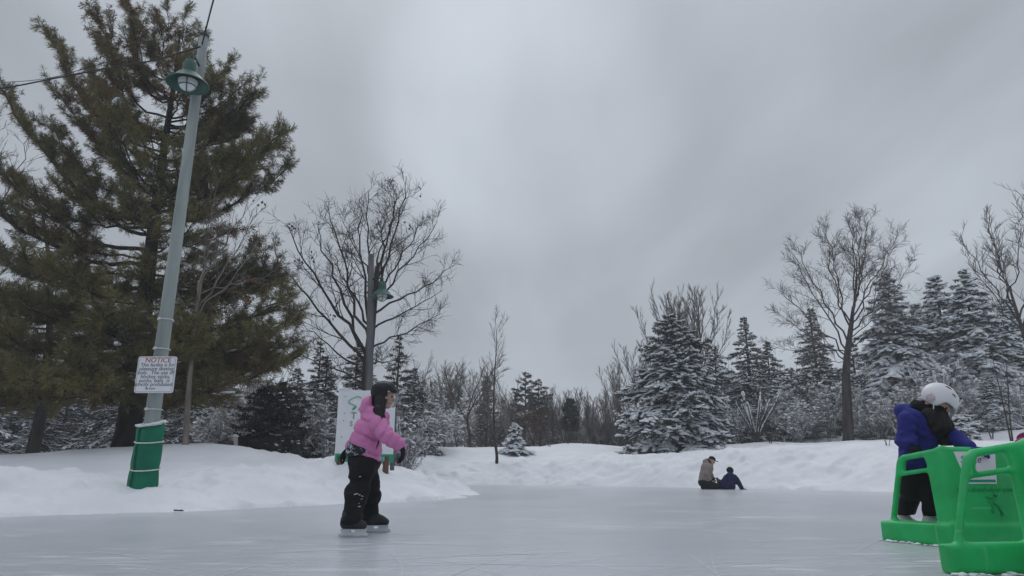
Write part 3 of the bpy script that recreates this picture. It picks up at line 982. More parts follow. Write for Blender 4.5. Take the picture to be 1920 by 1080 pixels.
# dark conifers in the wood behind the big pine
woodl = [(-60, 690, 36), (20, 640, 40), (110, 700, 33), (165, 660, 42), (215, 720, 31), (300, 700, 38), (345, 720, 30), (395, 690, 34), (430, 730, 29), (75, 735, 30), (260, 745, 29)]
pl = ['between the left edge and the leaning pine', 'tallest of the dark wood left of the broad pine', 'low in the wood between the two pine trunks', 'far back between the two pine trunks', 'just left of the broad pine trunk', 'behind the lamp post and notice', 'right beside the padded lamp post base', 'above the rounded snow mound', 'above the pale stump', 'nearest the leaning pine trunk', 'just right of the broad pine trunk']
for k, (px, py, Y) in enumerate(woodl):
    spruce_at([sp1, sp4, fp2][k % 3], px, py, Y, 'dark conifer in the wood, ' + pl[k], k * 1.1, 1.25 + .1 * (k % 3), group='dark conifers in the left wood')

# ---- leafless trees of the middle distance
bt1 = bare_mesh(1, 7.0, dict(n=[16, 9, 4, 3], ang=(25, 50), ratio=.36, up=.14, rmin=.0085, wob=.13, t0=.15, spread=(.25, .7)), .35, 5, .085, 2)
bt2 = bare_mesh(2, 8.0, dict(n=[34, 8, 4], ang=(26, 46), ratio=.36, up=.16, rmin=.008, wob=.12, t0=.12), .25, 1, .075, 2)
bt3 = bare_mesh(3, 9.0, dict(n=[22, 9, 4, 3], ang=(16, 36), ratio=.28, up=.16, rmin=.009, wob=.055, t0=.12, spread=(.05, .42)), .30, 10, .09, 2, mtw='grey_twig')
bt4 = bare_mesh(4, 4.5, dict(n=[16, 9, 4, 3], ang=(14, 36), ratio=.42, up=.25, rmin=.0085, wob=.08, t0=.1, spread=(.12, .5)), .10, 8, .05, 2)
bt5 = bare_mesh(5, 6.0, dict(n=[18, 10, 5], ang=(30, 60), ratio=.36, up=.05, rmin=.0085, wob=.16, t0=.2, spread=(.3, .9)), .35, 6, .08, 2, mtw='dark_twig')
BH = {id(bt1): 7.0, id(bt2): 8.0, id(bt3): 9.0, id(bt4): 4.5, id(bt5): 6.0}
def bare_at(v, px, py_top, Y, label, rz=0.0, wide=1.0, group=None, name='bare_tree'):
    b = on_ground(px, Y)
    s = top_h(px, py_top, Y, b) / BH[id(v)]
    return place(name, v, b, label, rz, (s * wide, s * wide, s), group)

bare_at(bt1, 880, 652, 36, 'bare tree standing just left of the thin young tree on the far bank', .5, 1.25)
bare_at(bt2, 931, 595, 29.5, 'thin tall young bare tree standing alone on the far snow bank', 1.2, 1.15)
bare_at(bt5, 835, 690, 42, 'twiggy bare tree farther back on the left of the far bank', 2.4, 1.1)
bare_at(bt3, 905, 690, 50, 'faint bare tree behind the two trees on the far bank', .9, 1.2)
spruce_at(fp2, 912, 705, 46, 'dark open conifer between the two bare trees on the far bank', .4, .9, 'pine_tree')
spruce_at(fp1, 985, 698, 46, 'left one of the pair of flat-topped pines beyond the little snowy spruce', 1.4, .8, 'pine_tree', 'pair of flat-topped pines')
spruce_at(fp1, 1012, 712, 45, 'right one of the pair of flat-topped pines beyond the little snowy spruce', 3.9, .95, 'pine_tree', 'pair of flat-topped pines')
bare_at(bt4, 1055, 745, 46, 'bushy bare tree left of the dark round-headed evergreen', .2, 1.3)
bare_at(bt3, 1085, 728, 50, 'upright bare tree behind the dark round-headed evergreen', 1.9, 1.25)
bare_at(bt4, 1118, 765, 48, 'low bare thicket tree right of the dark round-headed evergreen', 2.7, 1.6)
bare_at(bt3, 1166, 684, 48, 'tall fan-shaped bare tree left of the large snowy pine', 3.3, 1.25)
bare_at(bt4, 1140, 740, 44, 'grey bare tree with stems from the ground left of the large snowy pine', 4.0, 1.3)
spruce_at(fp2, 1183, 728, 43, 'dark bushy pine touching the left side of the large snowy pine', 5.0, 1.1, 'pine_tree')
bare_at(bt5, 800, 700, 38, 'crooked bare tree right of the pink skater', 4.4, 1.1)
bare_at(bt1, 770, 655, 34, 'bare grey tree behind the forward hand of the pink skater', 1.0, .8)
bare_at(bt3, 960, 735, 55, 'faint thin bare tree behind the little snowy spruce', 2.0, 1.3)
for v, px, py, Y, lb, rz, wd in [(bt1, 815, 668, 40, 'spreading bare tree on the slope between the pink skater and the far bank trees', .7, 1.1), (bt3, 856, 682, 43, 'narrow bare tree close behind the left far bank tree', 1.7, 1.0), (bt1, 958, 690, 42, 'bare tree just right of the thin young tree', 2.9, 1.0), (bt3, 1036, 728, 44, 'upright bare tree right of the flat-topped pines', 3.6, 1.2),
                                (bt3, 1104, 742, 45, 'fine grey bare tree right of the round-headed evergreen', 4.6, 1.2), (bt1, 1130, 728, 47, 'low spreading bare tree left of the fan-shaped bare tree', 5.2, 1.1), (bt1, 1192, 688, 45, 'bare tree leaning out from behind the left side of the large snowy pine', .4, 1.0), (bt3, 1212, 640, 46, 'tall faint bare tree over the left shoulder of the large snowy pine', 1.4, 1.0)]:
    bare_at(v, px, py, Y, lb, rz, wd)
# dark round-headed evergreen on two thin stems
rh = spruce_mesh(120, 2.6, .62, snow=.02, nb=90, droop=.05, bush=1, base_h=.30, dens=1.6, w=.04)
b = on_ground(1070, 41)
place('evergreen_tree', rh, b, 'dark round-headed evergreen on thin stems beyond the far bank', 0, 1.0, None, CN)
# the small snow-covered spruce on the bank
ss = spruce_mesh(121, 1.35, .62, snow=2.6, prad=1.5, nb=60, droop=.4, dens=1.3, w=.025, nl=.07, snow_bias=.5)
place('spruce_tree', ss, on_ground(967, 33), 'little snow-covered spruce on the far bank', 0, (1.05, 1.05, 1.0), None, CN)
# rust-brown oak holding its leaves
rngo = np.random.default_rng(8)
def oak_shrub(label, px, Y, H, Wd, seed, n=420):
    rng = np.random.default_rng(seed)
    root = tree_root('oak_shrub', label, on_ground(px, Y)); root['category'] = 'shrub'
    a, l = Acc(), Acc()
    for k in range(9):
        an = rng.uniform(0, 2 * PI)
        e = np.array([math.cos(an) * Wd * rng.uniform(.2, 1), math.sin(an) * Wd * rng.uniform(.2, 1), H * rng.uniform(.6, 1)])
        a.tube(bez(np.array([0, 0, -.2]), np.array([0, 0, H * .3]), e * [.7, .7, .6], e, 6), np.linspace(.03, .008, 6), 4)
    P = rng.normal(size=(n, 3)) * [Wd * .5, Wd * .5, H * .24] + [0, 0, H * .55]
    P[:, 2] = np.clip(P[:, 2], .15, H)
    l.needles(P, rng.normal(size=(n, 3)), np.full(n, .16), 4, .08, (.3, 1.4), rng)
    obj('trunk', a.mesh('trunk', M['bark']), root); obj('leaves', l.mesh('leaves', M['rust_leaf'], False), root)
oak_shrub('rust-brown leafy oak shrub behind the little snowy spruce', 1000, 43, 2.3, 1.5, 8, 170)

# ---- the large snowy pine and its neighbours on the right
big = spruce_mesh(130, 6.2, 2.6, snow=1.9, nb=165, droop=.45, prof=.62, base_h=.03, open_=.12, nl=.13, w=.030, snow_bias=.75, up_tip=.7, prad=1.7)
spruce_at(big, 1272, 592, 31.5, 'large snowy pine with boughs sweeping down to the snow behind the kneeling person', .6, 1.0, 'pine_tree', None, 6.2)
bare_at(bt3, 1268, 552, 42, 'tall bare tree rising behind the top of the large snowy pine', .3, 1.0)
bare_at(bt3, 1322, 540, 41, 'tall bare tree with twin upright stems right of the large snowy pine', 2.1, 1.0)
bare_at(bt3, 1300, 560, 47, 'farther bare tree seen between the two tall ones at the large snowy pine', 4.1, 1.1)
spruce_at(sp4, 1352, 648, 39, 'narrow dark spruce squeezed right of the large snowy pine', 1.0, .75)
spruce_at(sp1, 1335, 690, 36, 'short snowy spruce under the twin-stemmed bare tree', 2.9, .95)
spruce_at(sp3, 1414, 594, 38, 'pointed dark spruce with snowy boughs above the snow-lined shrub', 2.0, 1.05)
spruce_at(sp1, 1455, 640, 41, 'dull spruce right behind the pointed dark spruce', 3.7, 1.05)
spruce_at(sp4, 1495, 690, 46, 'low dark spruce left of the great bare tree', .7, 1.2)
spruce_at(sp3, 1547, 578, 42, 'spruce directly left of the great bare trunk', 4.6, 1.0)
spruce_at(sp1, 1618, 640, 41, 'spruce directly right of the great bare trunk', 5.5, 1.05)
spruce_at(sp2, 1520, 740, 36, 'small snow-draped fir low at the left of the great bare trunk', 2.2, 1.5)
spruce_at(sp2, 1640, 735, 35.5, 'small snow-draped fir low at the right of the great bare trunk', 3.2, 1.6)
sp5 = spruce_mesh(140, 7.0, 2.25, snow=2.3, nb=170, droop=.5, snow_bias=1.15, prad=1.9, prof=.8)
sp6 = spruce_mesh(141, 7.0, 2.1, snow=2.5, nb=160, droop=.5, snow_bias=1.0, prad=2.0, prof=.8)
for v, px, py, Y, lb, rz, wd in [(sp5, 1703, 512, 36.0, 'tall snow-laden spruce directly above the blue jacket', .4, 1.0), (sp6, 1752, 570, 40.0, 'shorter spruce behind and between two tall snow-laden spruces', 1.4, .9), (sp6, 1797, 518, 36.5, 'tall snow-laden spruce above the white helmet', 2.6, .95),
                               (sp5, 1858, 506, 35.0, 'tall snow-laden spruce behind the bare sapling', 3.9, .95), (sp6, 1925, 560, 35.0, 'snow-laden spruce cut by the right edge', 5.1, 1.05), (sp5, 1765, 690, 33.0, 'low snow-laden spruce right behind the white helmet', 2.1, 1.3), (sp6, 1700, 720, 33.5, 'low broad snowy spruce beside the blue hood', 3.3, 1.7), (sp5, 1870, 700, 31.0, 'low snow-laden spruce just left of the bare sapling', .9, 1.3)]:
    spruce_at(v, px, py, Y, lb, rz, wd, 'spruce_tree', None, 7.0)
# great bare tree
limb_tree('bare_tree', 'great bare tree with a fan-shaped crown and pale broken stub, right of centre', on_ground(1590, 33.0), [(1589, 770), (1586, 705), (1589, 660), (1596, 610), (1600, 575)],
          [(.52, 1445, 590, -.8, .0), (.56, 1462, 520, .9, .05), (.60, 1475, 470, -.4, .1), (.66, 1500, 440, .8, .15), (.70, 1690, 560, .8, 0), (.72, 1530, 425, -.6, .2), (.75, 1712, 485, -.5, .05), (.78, 1560, 410, .9, .25), (.82, 1690, 450, .8, .1), (.85, 1585, 402, -.4, .3), (.88, 1670, 430, -.9, .15), (.92, 1610, 402, .3, .3), (.96, 1640, 420, .6, .25), (1, 1600, 405, -.8, .3), (1, 1625, 410, -.3, .3), (.6, 1455, 640, 1.2, -.1), (.64, 1700, 600, -1.2, -.1), (.5, 1535, 660, 1.4, 0)],
          33.0, .27, .07, dict(BP, n=[14, 7, 4], ratio=.34, rmin=.0065, wob=.06, up=.08, ang=(26, 54)), 3, 41, 'bark', 'grey_twig')
# bare tree leaning in from the right edge
limb_tree('bare_tree', 'bare tree leaning in from the right edge over the spruces', on_ground(1972, 27.0), [(1955, 740), (1930, 660), (1908, 590), (1893, 540)],
          [(.5, 2040, 520, 0, .1), (.55, 1990, 400, .5, .2), (.6, 1800, 480, -.3, .1), (.68, 1812, 420, .6, .2), (.72, 1960, 400, -.5, .25), (.8, 1830, 400, -.5, .25), (.86, 1860, 395, .3, .3), (.92, 1920, 400, .2, .3), (1, 1878, 440, .3, .25), (1, 1842, 470, -.5, .2), (.65, 2010, 330, .8, .25)],
          27.0, .13, .04, dict(BP, n=[13, 7, 3], ratio=.30, rmin=.008, up=.14), 2, 43, 'bark', 'grey_twig')
limb_tree('bare_tree', 'dark bare boughs poking in at the upper right edge', on_ground(2080, 22.0), [(2075, 700), (2068, 560), (2060, 480)],
          [(.6, 1960, 420, 0, .1), (.7, 1905, 440, .3, .1), (.8, 1888, 372, .0, .1), (.85, 1912, 335, .5, .25), (.95, 1985, 300, -.3, .3), (1, 2050, 280, 0, .3), (1, 2150, 330, 0, .2)],
          22.0, .12, .06, dict(BP, n=[8, 5, 3], ratio=.34, rmin=.0075, up=.14), 2, 44, 'bark', 'grey_twig')

# snow-lined shrub with spreading stems, young sapling, whips, snow-capped bushes
def whip_bush(name, label, px, Y, H, spread, n, seed, snow=0, r=.012, cat='shrub', mx=1, group=None, mtw='bark', nch=5):
    rng = np.random.default_rng(seed)
    b = on_ground(px, Y)
    root = tag(empty(name, b), label, cat, group)
    a, s = Acc(), Acc()
    prm = dict(n=[nch, 3], ang=(18, 45), ratio=.38, up=.12, rmin=.005, wob=.12, t0=.3)
    SP, SA = [], []
    for k in range(n):
        an = 2 * PI * k / n + rng.uniform(-.5, .5)
        e = np.array([math.cos(an) * spread * rng.uniform(.4, 1), math.sin(an) * spread * rng.uniform(.4, 1), H * rng.uniform(.7, 1)])
        pts = bez(np.array([.03 * math.cos(an), .03 * math.sin(an), -.15]), np.array([e[0] * .2, e[1] * .2, H * .35]), e * [.7, .7, .6], e, 8)
        rad = np.linspace(r, r * .3, 8)
        a.tube(pts, rad, 5)
        if mx: grow(a, rng, pts, rad, 0, mx, prm)
        if snow:
            for t in np.linspace(.25, .97, int(snow)):
                q, _, d = interp(pts, rad, t)
                SP.append(q + [0, 0, r * 1.1]); SA.append(d)
    obj('stems', a.mesh('stems', M[mtw]), root)
    if SP:
        s.pads(np.array(SP), np.array(SA), rng.uniform(.05, .10, len(SP)), rng, 0, .5, 1.9)
        obj('snow_cover', s.mesh('snow_cover', M['tree_snow']), root)['kind'] = 'stuff'
    return root
whip_bush('apple_tree', 'low spreading bare fruit tree with snow along its stems', 1418, 34.5, 2.5, 1.5, 8, 61, snow=9, r=.055, cat='tree', mx=2, nch=7)
whip_bush('sapling', 'thin bare sapling bending up behind the near green skating aid', 1897, 22.0, 3.0, .35, 2, 62, r=.028, cat='sapling', mx=2, nch=8)
whip_bush('sapling', 'tiny bare sapling on the snow bank left of the blue jacket', 1664, 21.5, .75, .35, 3, 63, r=.011, cat='sapling', mx=1)
wl = [(780, 33, .5, 'right of the pink skater'), (1030, 38, .8, 'right of the little snowy spruce'), (1065, 39, 1.0, 'under the dark round-headed evergreen'), (1095, 38.5, .9, 'right of the round-headed evergreen'), (1120, 38, .9, 'close beside the large snowy pine'), (1445, 33, .8, 'right of the low spreading fruit tree'), (1392, 34, .7, 'left of the low spreading fruit tree'), (1530, 33, .7, 'left of the great bare trunk'), (1556, 32.5, 1.0, 'leaning at the foot of the great bare trunk'), (1625, 32.5, 1.0, 'right of the great bare trunk'), (1650, 31, .9, 'at the left of the blue jacket'), (1835, 30, .9, 'right of the white helmet'), (1860, 29, .8, 'left of the bare sapling')]
for k, (px, Y, h, w) in enumerate(wl):
    whip_bush('twig_clump', 'clump of bare twigs in the snow ' + w, px, Y, h, h * .55, 7, 70 + k, r=.010, cat='twigs', mx=1, group='bare twig clumps on the snow bank')
sb = spruce_mesh(150, 1.0, .62, snow=2.4, nb=60, droop=.3, bush=1, dens=1.6, w=.025, nl=.07, snow_bias=.3, prad=1.3)
place('snowy_bush', sb, on_ground(1812, 24.5), 'round bush buried in snow right of the white helmet', 0, 1.0, None, CN)['category'] = 'bush'

# ---- frosted brushwood filling the gaps under the trees
def frosted_mesh(seed, H, W):
    rng = np.random.default_rng(seed)
    a, s = Acc(), Acc()
    prm = dict(n=[9, 5], ang=(20, 55), ratio=.42, up=.08, rmin=.007, wob=.14, t0=.2)
    SP, SA = [], []
    for k in range(14):
        an = rng.uniform(0, 2 * PI)
        e = np.array([math.cos(an) * W * rng.uniform(.15, 1), math.sin(an) * W * rng.uniform(.15, 1), H * rng.uniform(.5, 1)])
        pts = bez(np.array([.1 * math.cos(an), .1 * math.sin(an), -.15]), np.array([e[0] * .2, e[1] * .2, H * .35]), e * [.7, .7, .7], e, 8)
        rad = np.linspace(.018, .006, 8)
        a.tube(pts, rad, 4)
        tips = []
        grow(a, rng, pts, rad, 0, 2, prm, tips)
        for t in rng.uniform(.2, 1, 9):
            q, _, d = interp(pts, rad, t)
            SP.append(q + [0, 0, .02]); SA.append(d)
        for q in tips:
            if rng.random() < .35: SP.append(q + rng.normal(size=3) * .03); SA.append(nrm(rng.normal(size=3) * [1, 1, .3]))
    s.pads(np.array(SP), np.array(SA), rng.uniform(.025, .075, len(SP)), rng, 0, .55, 1.7)
    return a.mesh('stems', M['frost_twig']), s.mesh('snow_cover', M['tree_snow'])
fm = [frosted_mesh(301, 2.0, 1.1), frosted_mesh(302, 2.6, 1.2), frosted_mesh(303, 1.5, 1.2)]
fl = [(1382, 36, 'left of the low spreading fruit tree'), (1462, 36.5, 'right of the low spreading fruit tree'), (1500, 35, 'midway from the fruit tree to the great bare trunk'), (1560, 36, 'just left of the great bare trunk'), (1622, 35, 'just right of the great bare trunk'), (1655, 33.5, 'between the great bare trunk and the blue hood'), (1690, 32, 'behind the blue hood'), (1775, 31, 'behind the white helmet'), (1850, 31.5, 'left of the bare sapling'), (1915, 31, 'right of the bare sapling'),
      (470, 24, 'behind the pale stump'), (560, 24, 'right of the low dark evergreen bush'), (612, 23, 'beside the left edge of the town board'), (755, 25, 'right of the town board'), (800, 33, 'on the slope right of the pink skater'), (845, 38, 'left of the bare trees on the far bank'), (1200, 36, 'at the left foot of the large snowy pine'), (410, 25, 'behind the rounded snow mound')]
for k, (px, Y, w) in enumerate(fl):
    place('frosted_shrub', fm[k % 3], on_ground(px, Y), 'frosted bare shrub ' + w, k * 1.7, 1.0 + .12 * (k % 4), 'frosted shrubs under the trees', ('stems', 'snow_cover'))['category'] = 'shrub'

# ---- the wood far behind, one mass of stems, twigs and dull evergreens
def far_wood():
    rng = np.random.default_rng(55)
    tw, nd = Acc(), Acc()
    for k in range(3100):
        px = rng.uniform(-500, 2400)
        Y = rng.uniform(46, 92)
        b = at(px, 838, Y)
        b[2] = gz(b[0], b[1]) - .2
        tall = 4.3 + 1.6 * vn(np.array([[px * .006, 0, 0]]), 5)[0]
        if px < 560 or px > 1230: tall += 1.6
        elif px < 900: tall += .9
        H = tall * rng.uniform(.50, 1.25) * min(1.0, Y / 62)
        top = b + np.array([rng.normal() * .3, 0, H])
        tw.tube([b, (b + top) / 2 + rng.normal(size=3) * .08, top], [.05, .03, .012], 3)
        for q in range(11):
            f = rng.uniform(.15, .95)
            p = b + (top - b) * f
            d = nrm(np.array([rng.normal(), rng.normal(), rng.uniform(.4, 1.6)]))
            l = H * .30 * (1.1 - f) + .3
            e = p + d * l
            tw.tube([p, p + d * l * .5 + [0, 0, -.03], e], [.018, .014, .009], 3)
            e2 = p + d * l * .5 + nrm(d + rng.normal(size=3) * .6) * l * .5
            tw.tube([p + d * l * .4, e2], [.012, .008], 3)
        if rng.random() < .30 or px < 450:
            n = 46
            hh = H * rng.uniform(.5, .95)
            f = rng.random(n) ** .8
            P = b + np.stack([rng.normal(size=n) * .55 * (1.1 - f), rng.normal(size=n) * .55 * (1.1 - f), f * hh], -1)
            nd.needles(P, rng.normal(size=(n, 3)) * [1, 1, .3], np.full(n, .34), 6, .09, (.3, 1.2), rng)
    root = tag(empty('distant_wood', (0, 60, 0)), kind='stuff')
    obj('stems', tw.mesh('stems', M['frost_twig'], off=(0, 60, 0)), root)['kind'] = 'stuff'
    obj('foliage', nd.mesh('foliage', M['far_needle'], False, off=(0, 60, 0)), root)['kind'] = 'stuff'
far_wood()
# ------------------------------------------------------------------ built things: posts, signs, cables, skating aids
M['post_wood'] = mat('post_wood', (.27, .315, .30), .8, .16, 5, .35, 26, .2, stretch=(1, 1, .12), col2=(.36, .40, .385))
M['old_wood'] = mat('old_wood', (.125, .125, .13), .9, .25, 6, .4, 26, .2, stretch=(1, 1, .12))
M['lamp_green'] = mat('lamp_green', (.012, .075, .055), .45, .12, 8, .05, 60, .5)
M['dark_metal'] = mat('dark_metal', (.03, .03, .032), .5, .2, 10, 0, 1, .5)
M['lamp_glass'] = mat('lamp_glass', (.62, .64, .66), .25, .04, 8, 0, 1, .5)
M['foam_green'] = mat('foam_green', (.006, .150, .085), .7, .15, 3, .25, 14, .25)
M['cord_white'] = mat('cord_white', (.62, .63, .62), .8, .1, 20)
M['sign_white'] = mat('sign_white', (.74, .75, .78), .55, .03, 4, 0, 1, .35)
M['sign_red'] = mat('sign_red', (.36, .03, .035), .6, .05, 4)
M['sign_grey'] = mat('sign_grey', (.13, .135, .15), .6, .05, 4)
M['board_grey'] = mat('board_grey', (.27, .28, .32), .6, .05, 4)
M['board_green'] = mat('board_green', (.010, .30, .17), .55, .06, 4)
M['brown_post'] = mat('brown_post', (.15, .085, .06), .9, .3, 6, .4, 30, .15, stretch=(1, 1, .15))
M['cable'] = mat('cable', (.02, .02, .022), .6, .1, 10)
M['aid_green'] = mat('aid_green', (.010, .42, .105), .48, .07, 3.5, .12, 70, .42, col2=(.016, .53, .145), detail=8)
M['aid_mark'] = mat('aid_mark', (.010, .33, .095), .55, .05, 4)
M['stump'] = mat('stump', (.34, .30, .275), .9, .2, 8, .4, 20, .1, stretch=(1, 1, .2))

def scuff(m):
    # pale scratches and rubbed patches worn into the plastic
    nt = m.node_tree; N = nt.nodes; L = nt.links
    b = N['Principled BSDF']
    old = b.inputs['Base Color'].links[0].from_socket
    tc = N.new('ShaderNodeTexCoord')
    fac = None
    for sc, st, p0, p1, k in ((22, (1, 1, .06), .64, .70, .5), (30, (.07, .07, 1), .65, .71, .5), (5, (1, 1, 1), .56, .75, .30)):
        mp = N.new('ShaderNodeMapping'); mp.inputs['Scale'].default_value = st
        L.new(tc.outputs['Object'], mp.inputs['Vector'])
        nz = N.new('ShaderNodeTexNoise'); nz.inputs['Scale'].default_value = sc; nz.inputs['Detail'].default_value = 6
        L.new(mp.outputs[0], nz.inputs['Vector'])
        mr = N.new('ShaderNodeMapRange'); mr.inputs['From Min'].default_value = p0; mr.inputs['From Max'].default_value = p1; mr.inputs['To Max'].default_value = k
        L.new(nz.outputs['Fac'], mr.inputs['Value'])
        if fac is None: fac = mr.outputs[0]
        else:
            mx = N.new('ShaderNodeMath'); mx.operation = 'MAXIMUM'; L.new(fac, mx.inputs[0]); L.new(mr.outputs[0], mx.inputs[1]); fac = mx.outputs[0]
    mix = N.new('ShaderNodeMix'); mix.data_type = 'RGBA'
    L.new(fac, mix.inputs[0]); L.new(old, mix.inputs[6]); mix.inputs[7].default_value = (.16, .55, .30, 1)
    L.new(mix.outputs[2], b.inputs['Base Color'])
    r = N.new('ShaderNodeMapRange'); r.inputs['To Min'].default_value = .42; r.inputs['To Max'].default_value = .85
    L.new(fac, r.inputs['Value']); L.new(r.outputs[0], b.inputs['Roughness'])
scuff(M['aid_green'])

def text_mesh(name, lines, mat_, parent, R, org, thick=.002):
    """lines: (text, x, y, size, align[, shear]) on a board whose axes are R's columns (right, up, out)"""
    V, Q, n = [], [], 0
    polys = []
    for ln in lines:
        cu = bpy.data.curves.new('lettering', 'FONT')
        cu.body = ln[0]; cu.size = ln[3]; cu.align_x = ln[4]
        cu.extrude = thick; cu.resolution_u = 3
        if len(ln) > 5: cu.shear = ln[5]
        if len(ln) > 6: cu.offset = ln[6]
        to = bpy.data.objects.new('lettering', cu); C.objects.link(to)
        dg = bpy.context.evaluated_depsgraph_get()
        me = bpy.data.meshes.new_from_object(to.evaluated_get(dg))
        v = np.array([vv.co for vv in me.vertices])
        v[:, 0] += ln[1]; v[:, 1] += ln[2]
        V.append(v)
        for p in me.polygons:
            polys.append([i + n for i in p.vertices])
        n += len(v)
        bpy.data.objects.remove(to); bpy.data.curves.remove(cu); bpy.data.meshes.remove(me)
    V = np.concatenate(V) @ np.asarray(R, float).T + np.asarray(org, float)
    by = {}
    for p in polys: by.setdefault(len(p), []).append(p)
    return obj(name, make_mesh(name, V, [np.array(a) for a in by.values()], mat_, None, False), parent)

def rounded_plate(w, h, r, t, seg=6):
    pts = []
    for cx, cy, a0 in ((w - r, h - r, 0), (-w + r, h - r, 90), (-w + r, -h + r, 180), (w - r, -h + r, 270)):
        for k in range(seg + 1):
            a = math.radians(a0 + 90 * k / seg)
            pts.append((cx + r * math.cos(a), cy + r * math.sin(a)))
    P = np.array(pts); n = len(P)
    V = np.concatenate([np.c_[P, np.full(n, t)], np.c_[P, np.zeros(n)]])
    i = np.arange(n); j = (i + 1) % n
    return V, [i[None], (n + i[::-1])[None], np.stack([i, n + i, n + j, j], -1)]

RB = np.array([[1, 0, 0], [0, 0, -1], [0, 1, 0]], float)      # board facing the camera: right, up, out(-Y) as columns
YL = 11.0
lb = at(269, 908, YL); lb[2] = gz(lb[0], YL)
lt = at(383, 66, YL)
def post_pt(z):
    f = (z - lb[2]) / (lt[2] - lb[2])
    return lb + (lt - lb) * f
def lamp_parts(root, base, c, pole_p, R=None, sc=1.0):
    """green shade with caged glass globe, c = centre of the rim"""
    a = Acc()
    prof = np.array([(.355, -.012), (.357, 0), (.345, .018), (.30, .045), (.255, .095), (.215, .15), (.165, .195), (.128, .215), (.122, .24), (.118, .40), (.100, .425), (.085, .43), (.085, .475), (.03, .49), (.0, .49)]) * sc
    inner = np.array([(.355, -.012), (.33, .01), (.29, .035), (.24, .085), (.19, .13), (.0, .15)]) * sc
    a.lathe(prof, c - base, 36, R); a.lathe(inner, c - base, 36, R)
    obj('lamp_shade', a.mesh('lamp_shade', M['lamp_green']), root)
    g = Acc()
    t = np.linspace(0, PI / 2, 9)
    g.lathe(np.stack([.165 * np.cos(t - PI / 2 + PI / 2), .06 - .20 * np.sin(t)], -1)[::-1] * sc, c - base, 24, R)
    globe = obj('lamp_globe', g.mesh('lamp_globe', M['lamp_glass']), root)
    cg = Acc()
    for az in (.35, .35 + PI / 2):
        tt = np.linspace(-PI / 2, PI / 2, 13)
        p = np.stack([.178 * np.sin(tt) * math.cos(az), .178 * np.sin(tt) * math.sin(az), .06 - .215 * np.cos(tt)], -1) * sc
        cg.tube(p + c - base, .009, 6)
    th = np.linspace(0, 2 * PI, 25)
    cg.tube(np.stack([.15 * np.cos(th), .15 * np.sin(th), 0 * th - .05], -1) * sc + c - base, .009, 6)
    obj('lamp_guard', cg.mesh('lamp_guard', M['lamp_green']), globe)
    b = Acc()
    top = c + np.array([0, 0, .47 * sc])
    pp = np.asarray(pole_p, float)
    hv = pp - top; hv[2] = 0
    b.tube([top, top + [0, 0, .10], top + hv * .4 + [0, 0, .15], top + hv + [0, 0, .12]], .028, 8)
    lowp = pp.copy(); lowp[2] = c[2] + .10
    b.tube([top + [0, 0, .12], (top + lowp) / 2 + [0, 0, .06], lowp], .022, 6)
    b.box(top + hv + [0, 0, .10], (.05, .05, .12)); b.box(lowp, (.045, .045, .10))
    obj('bracket', b.mesh('bracket', M['dark_metal'], off=base), root)

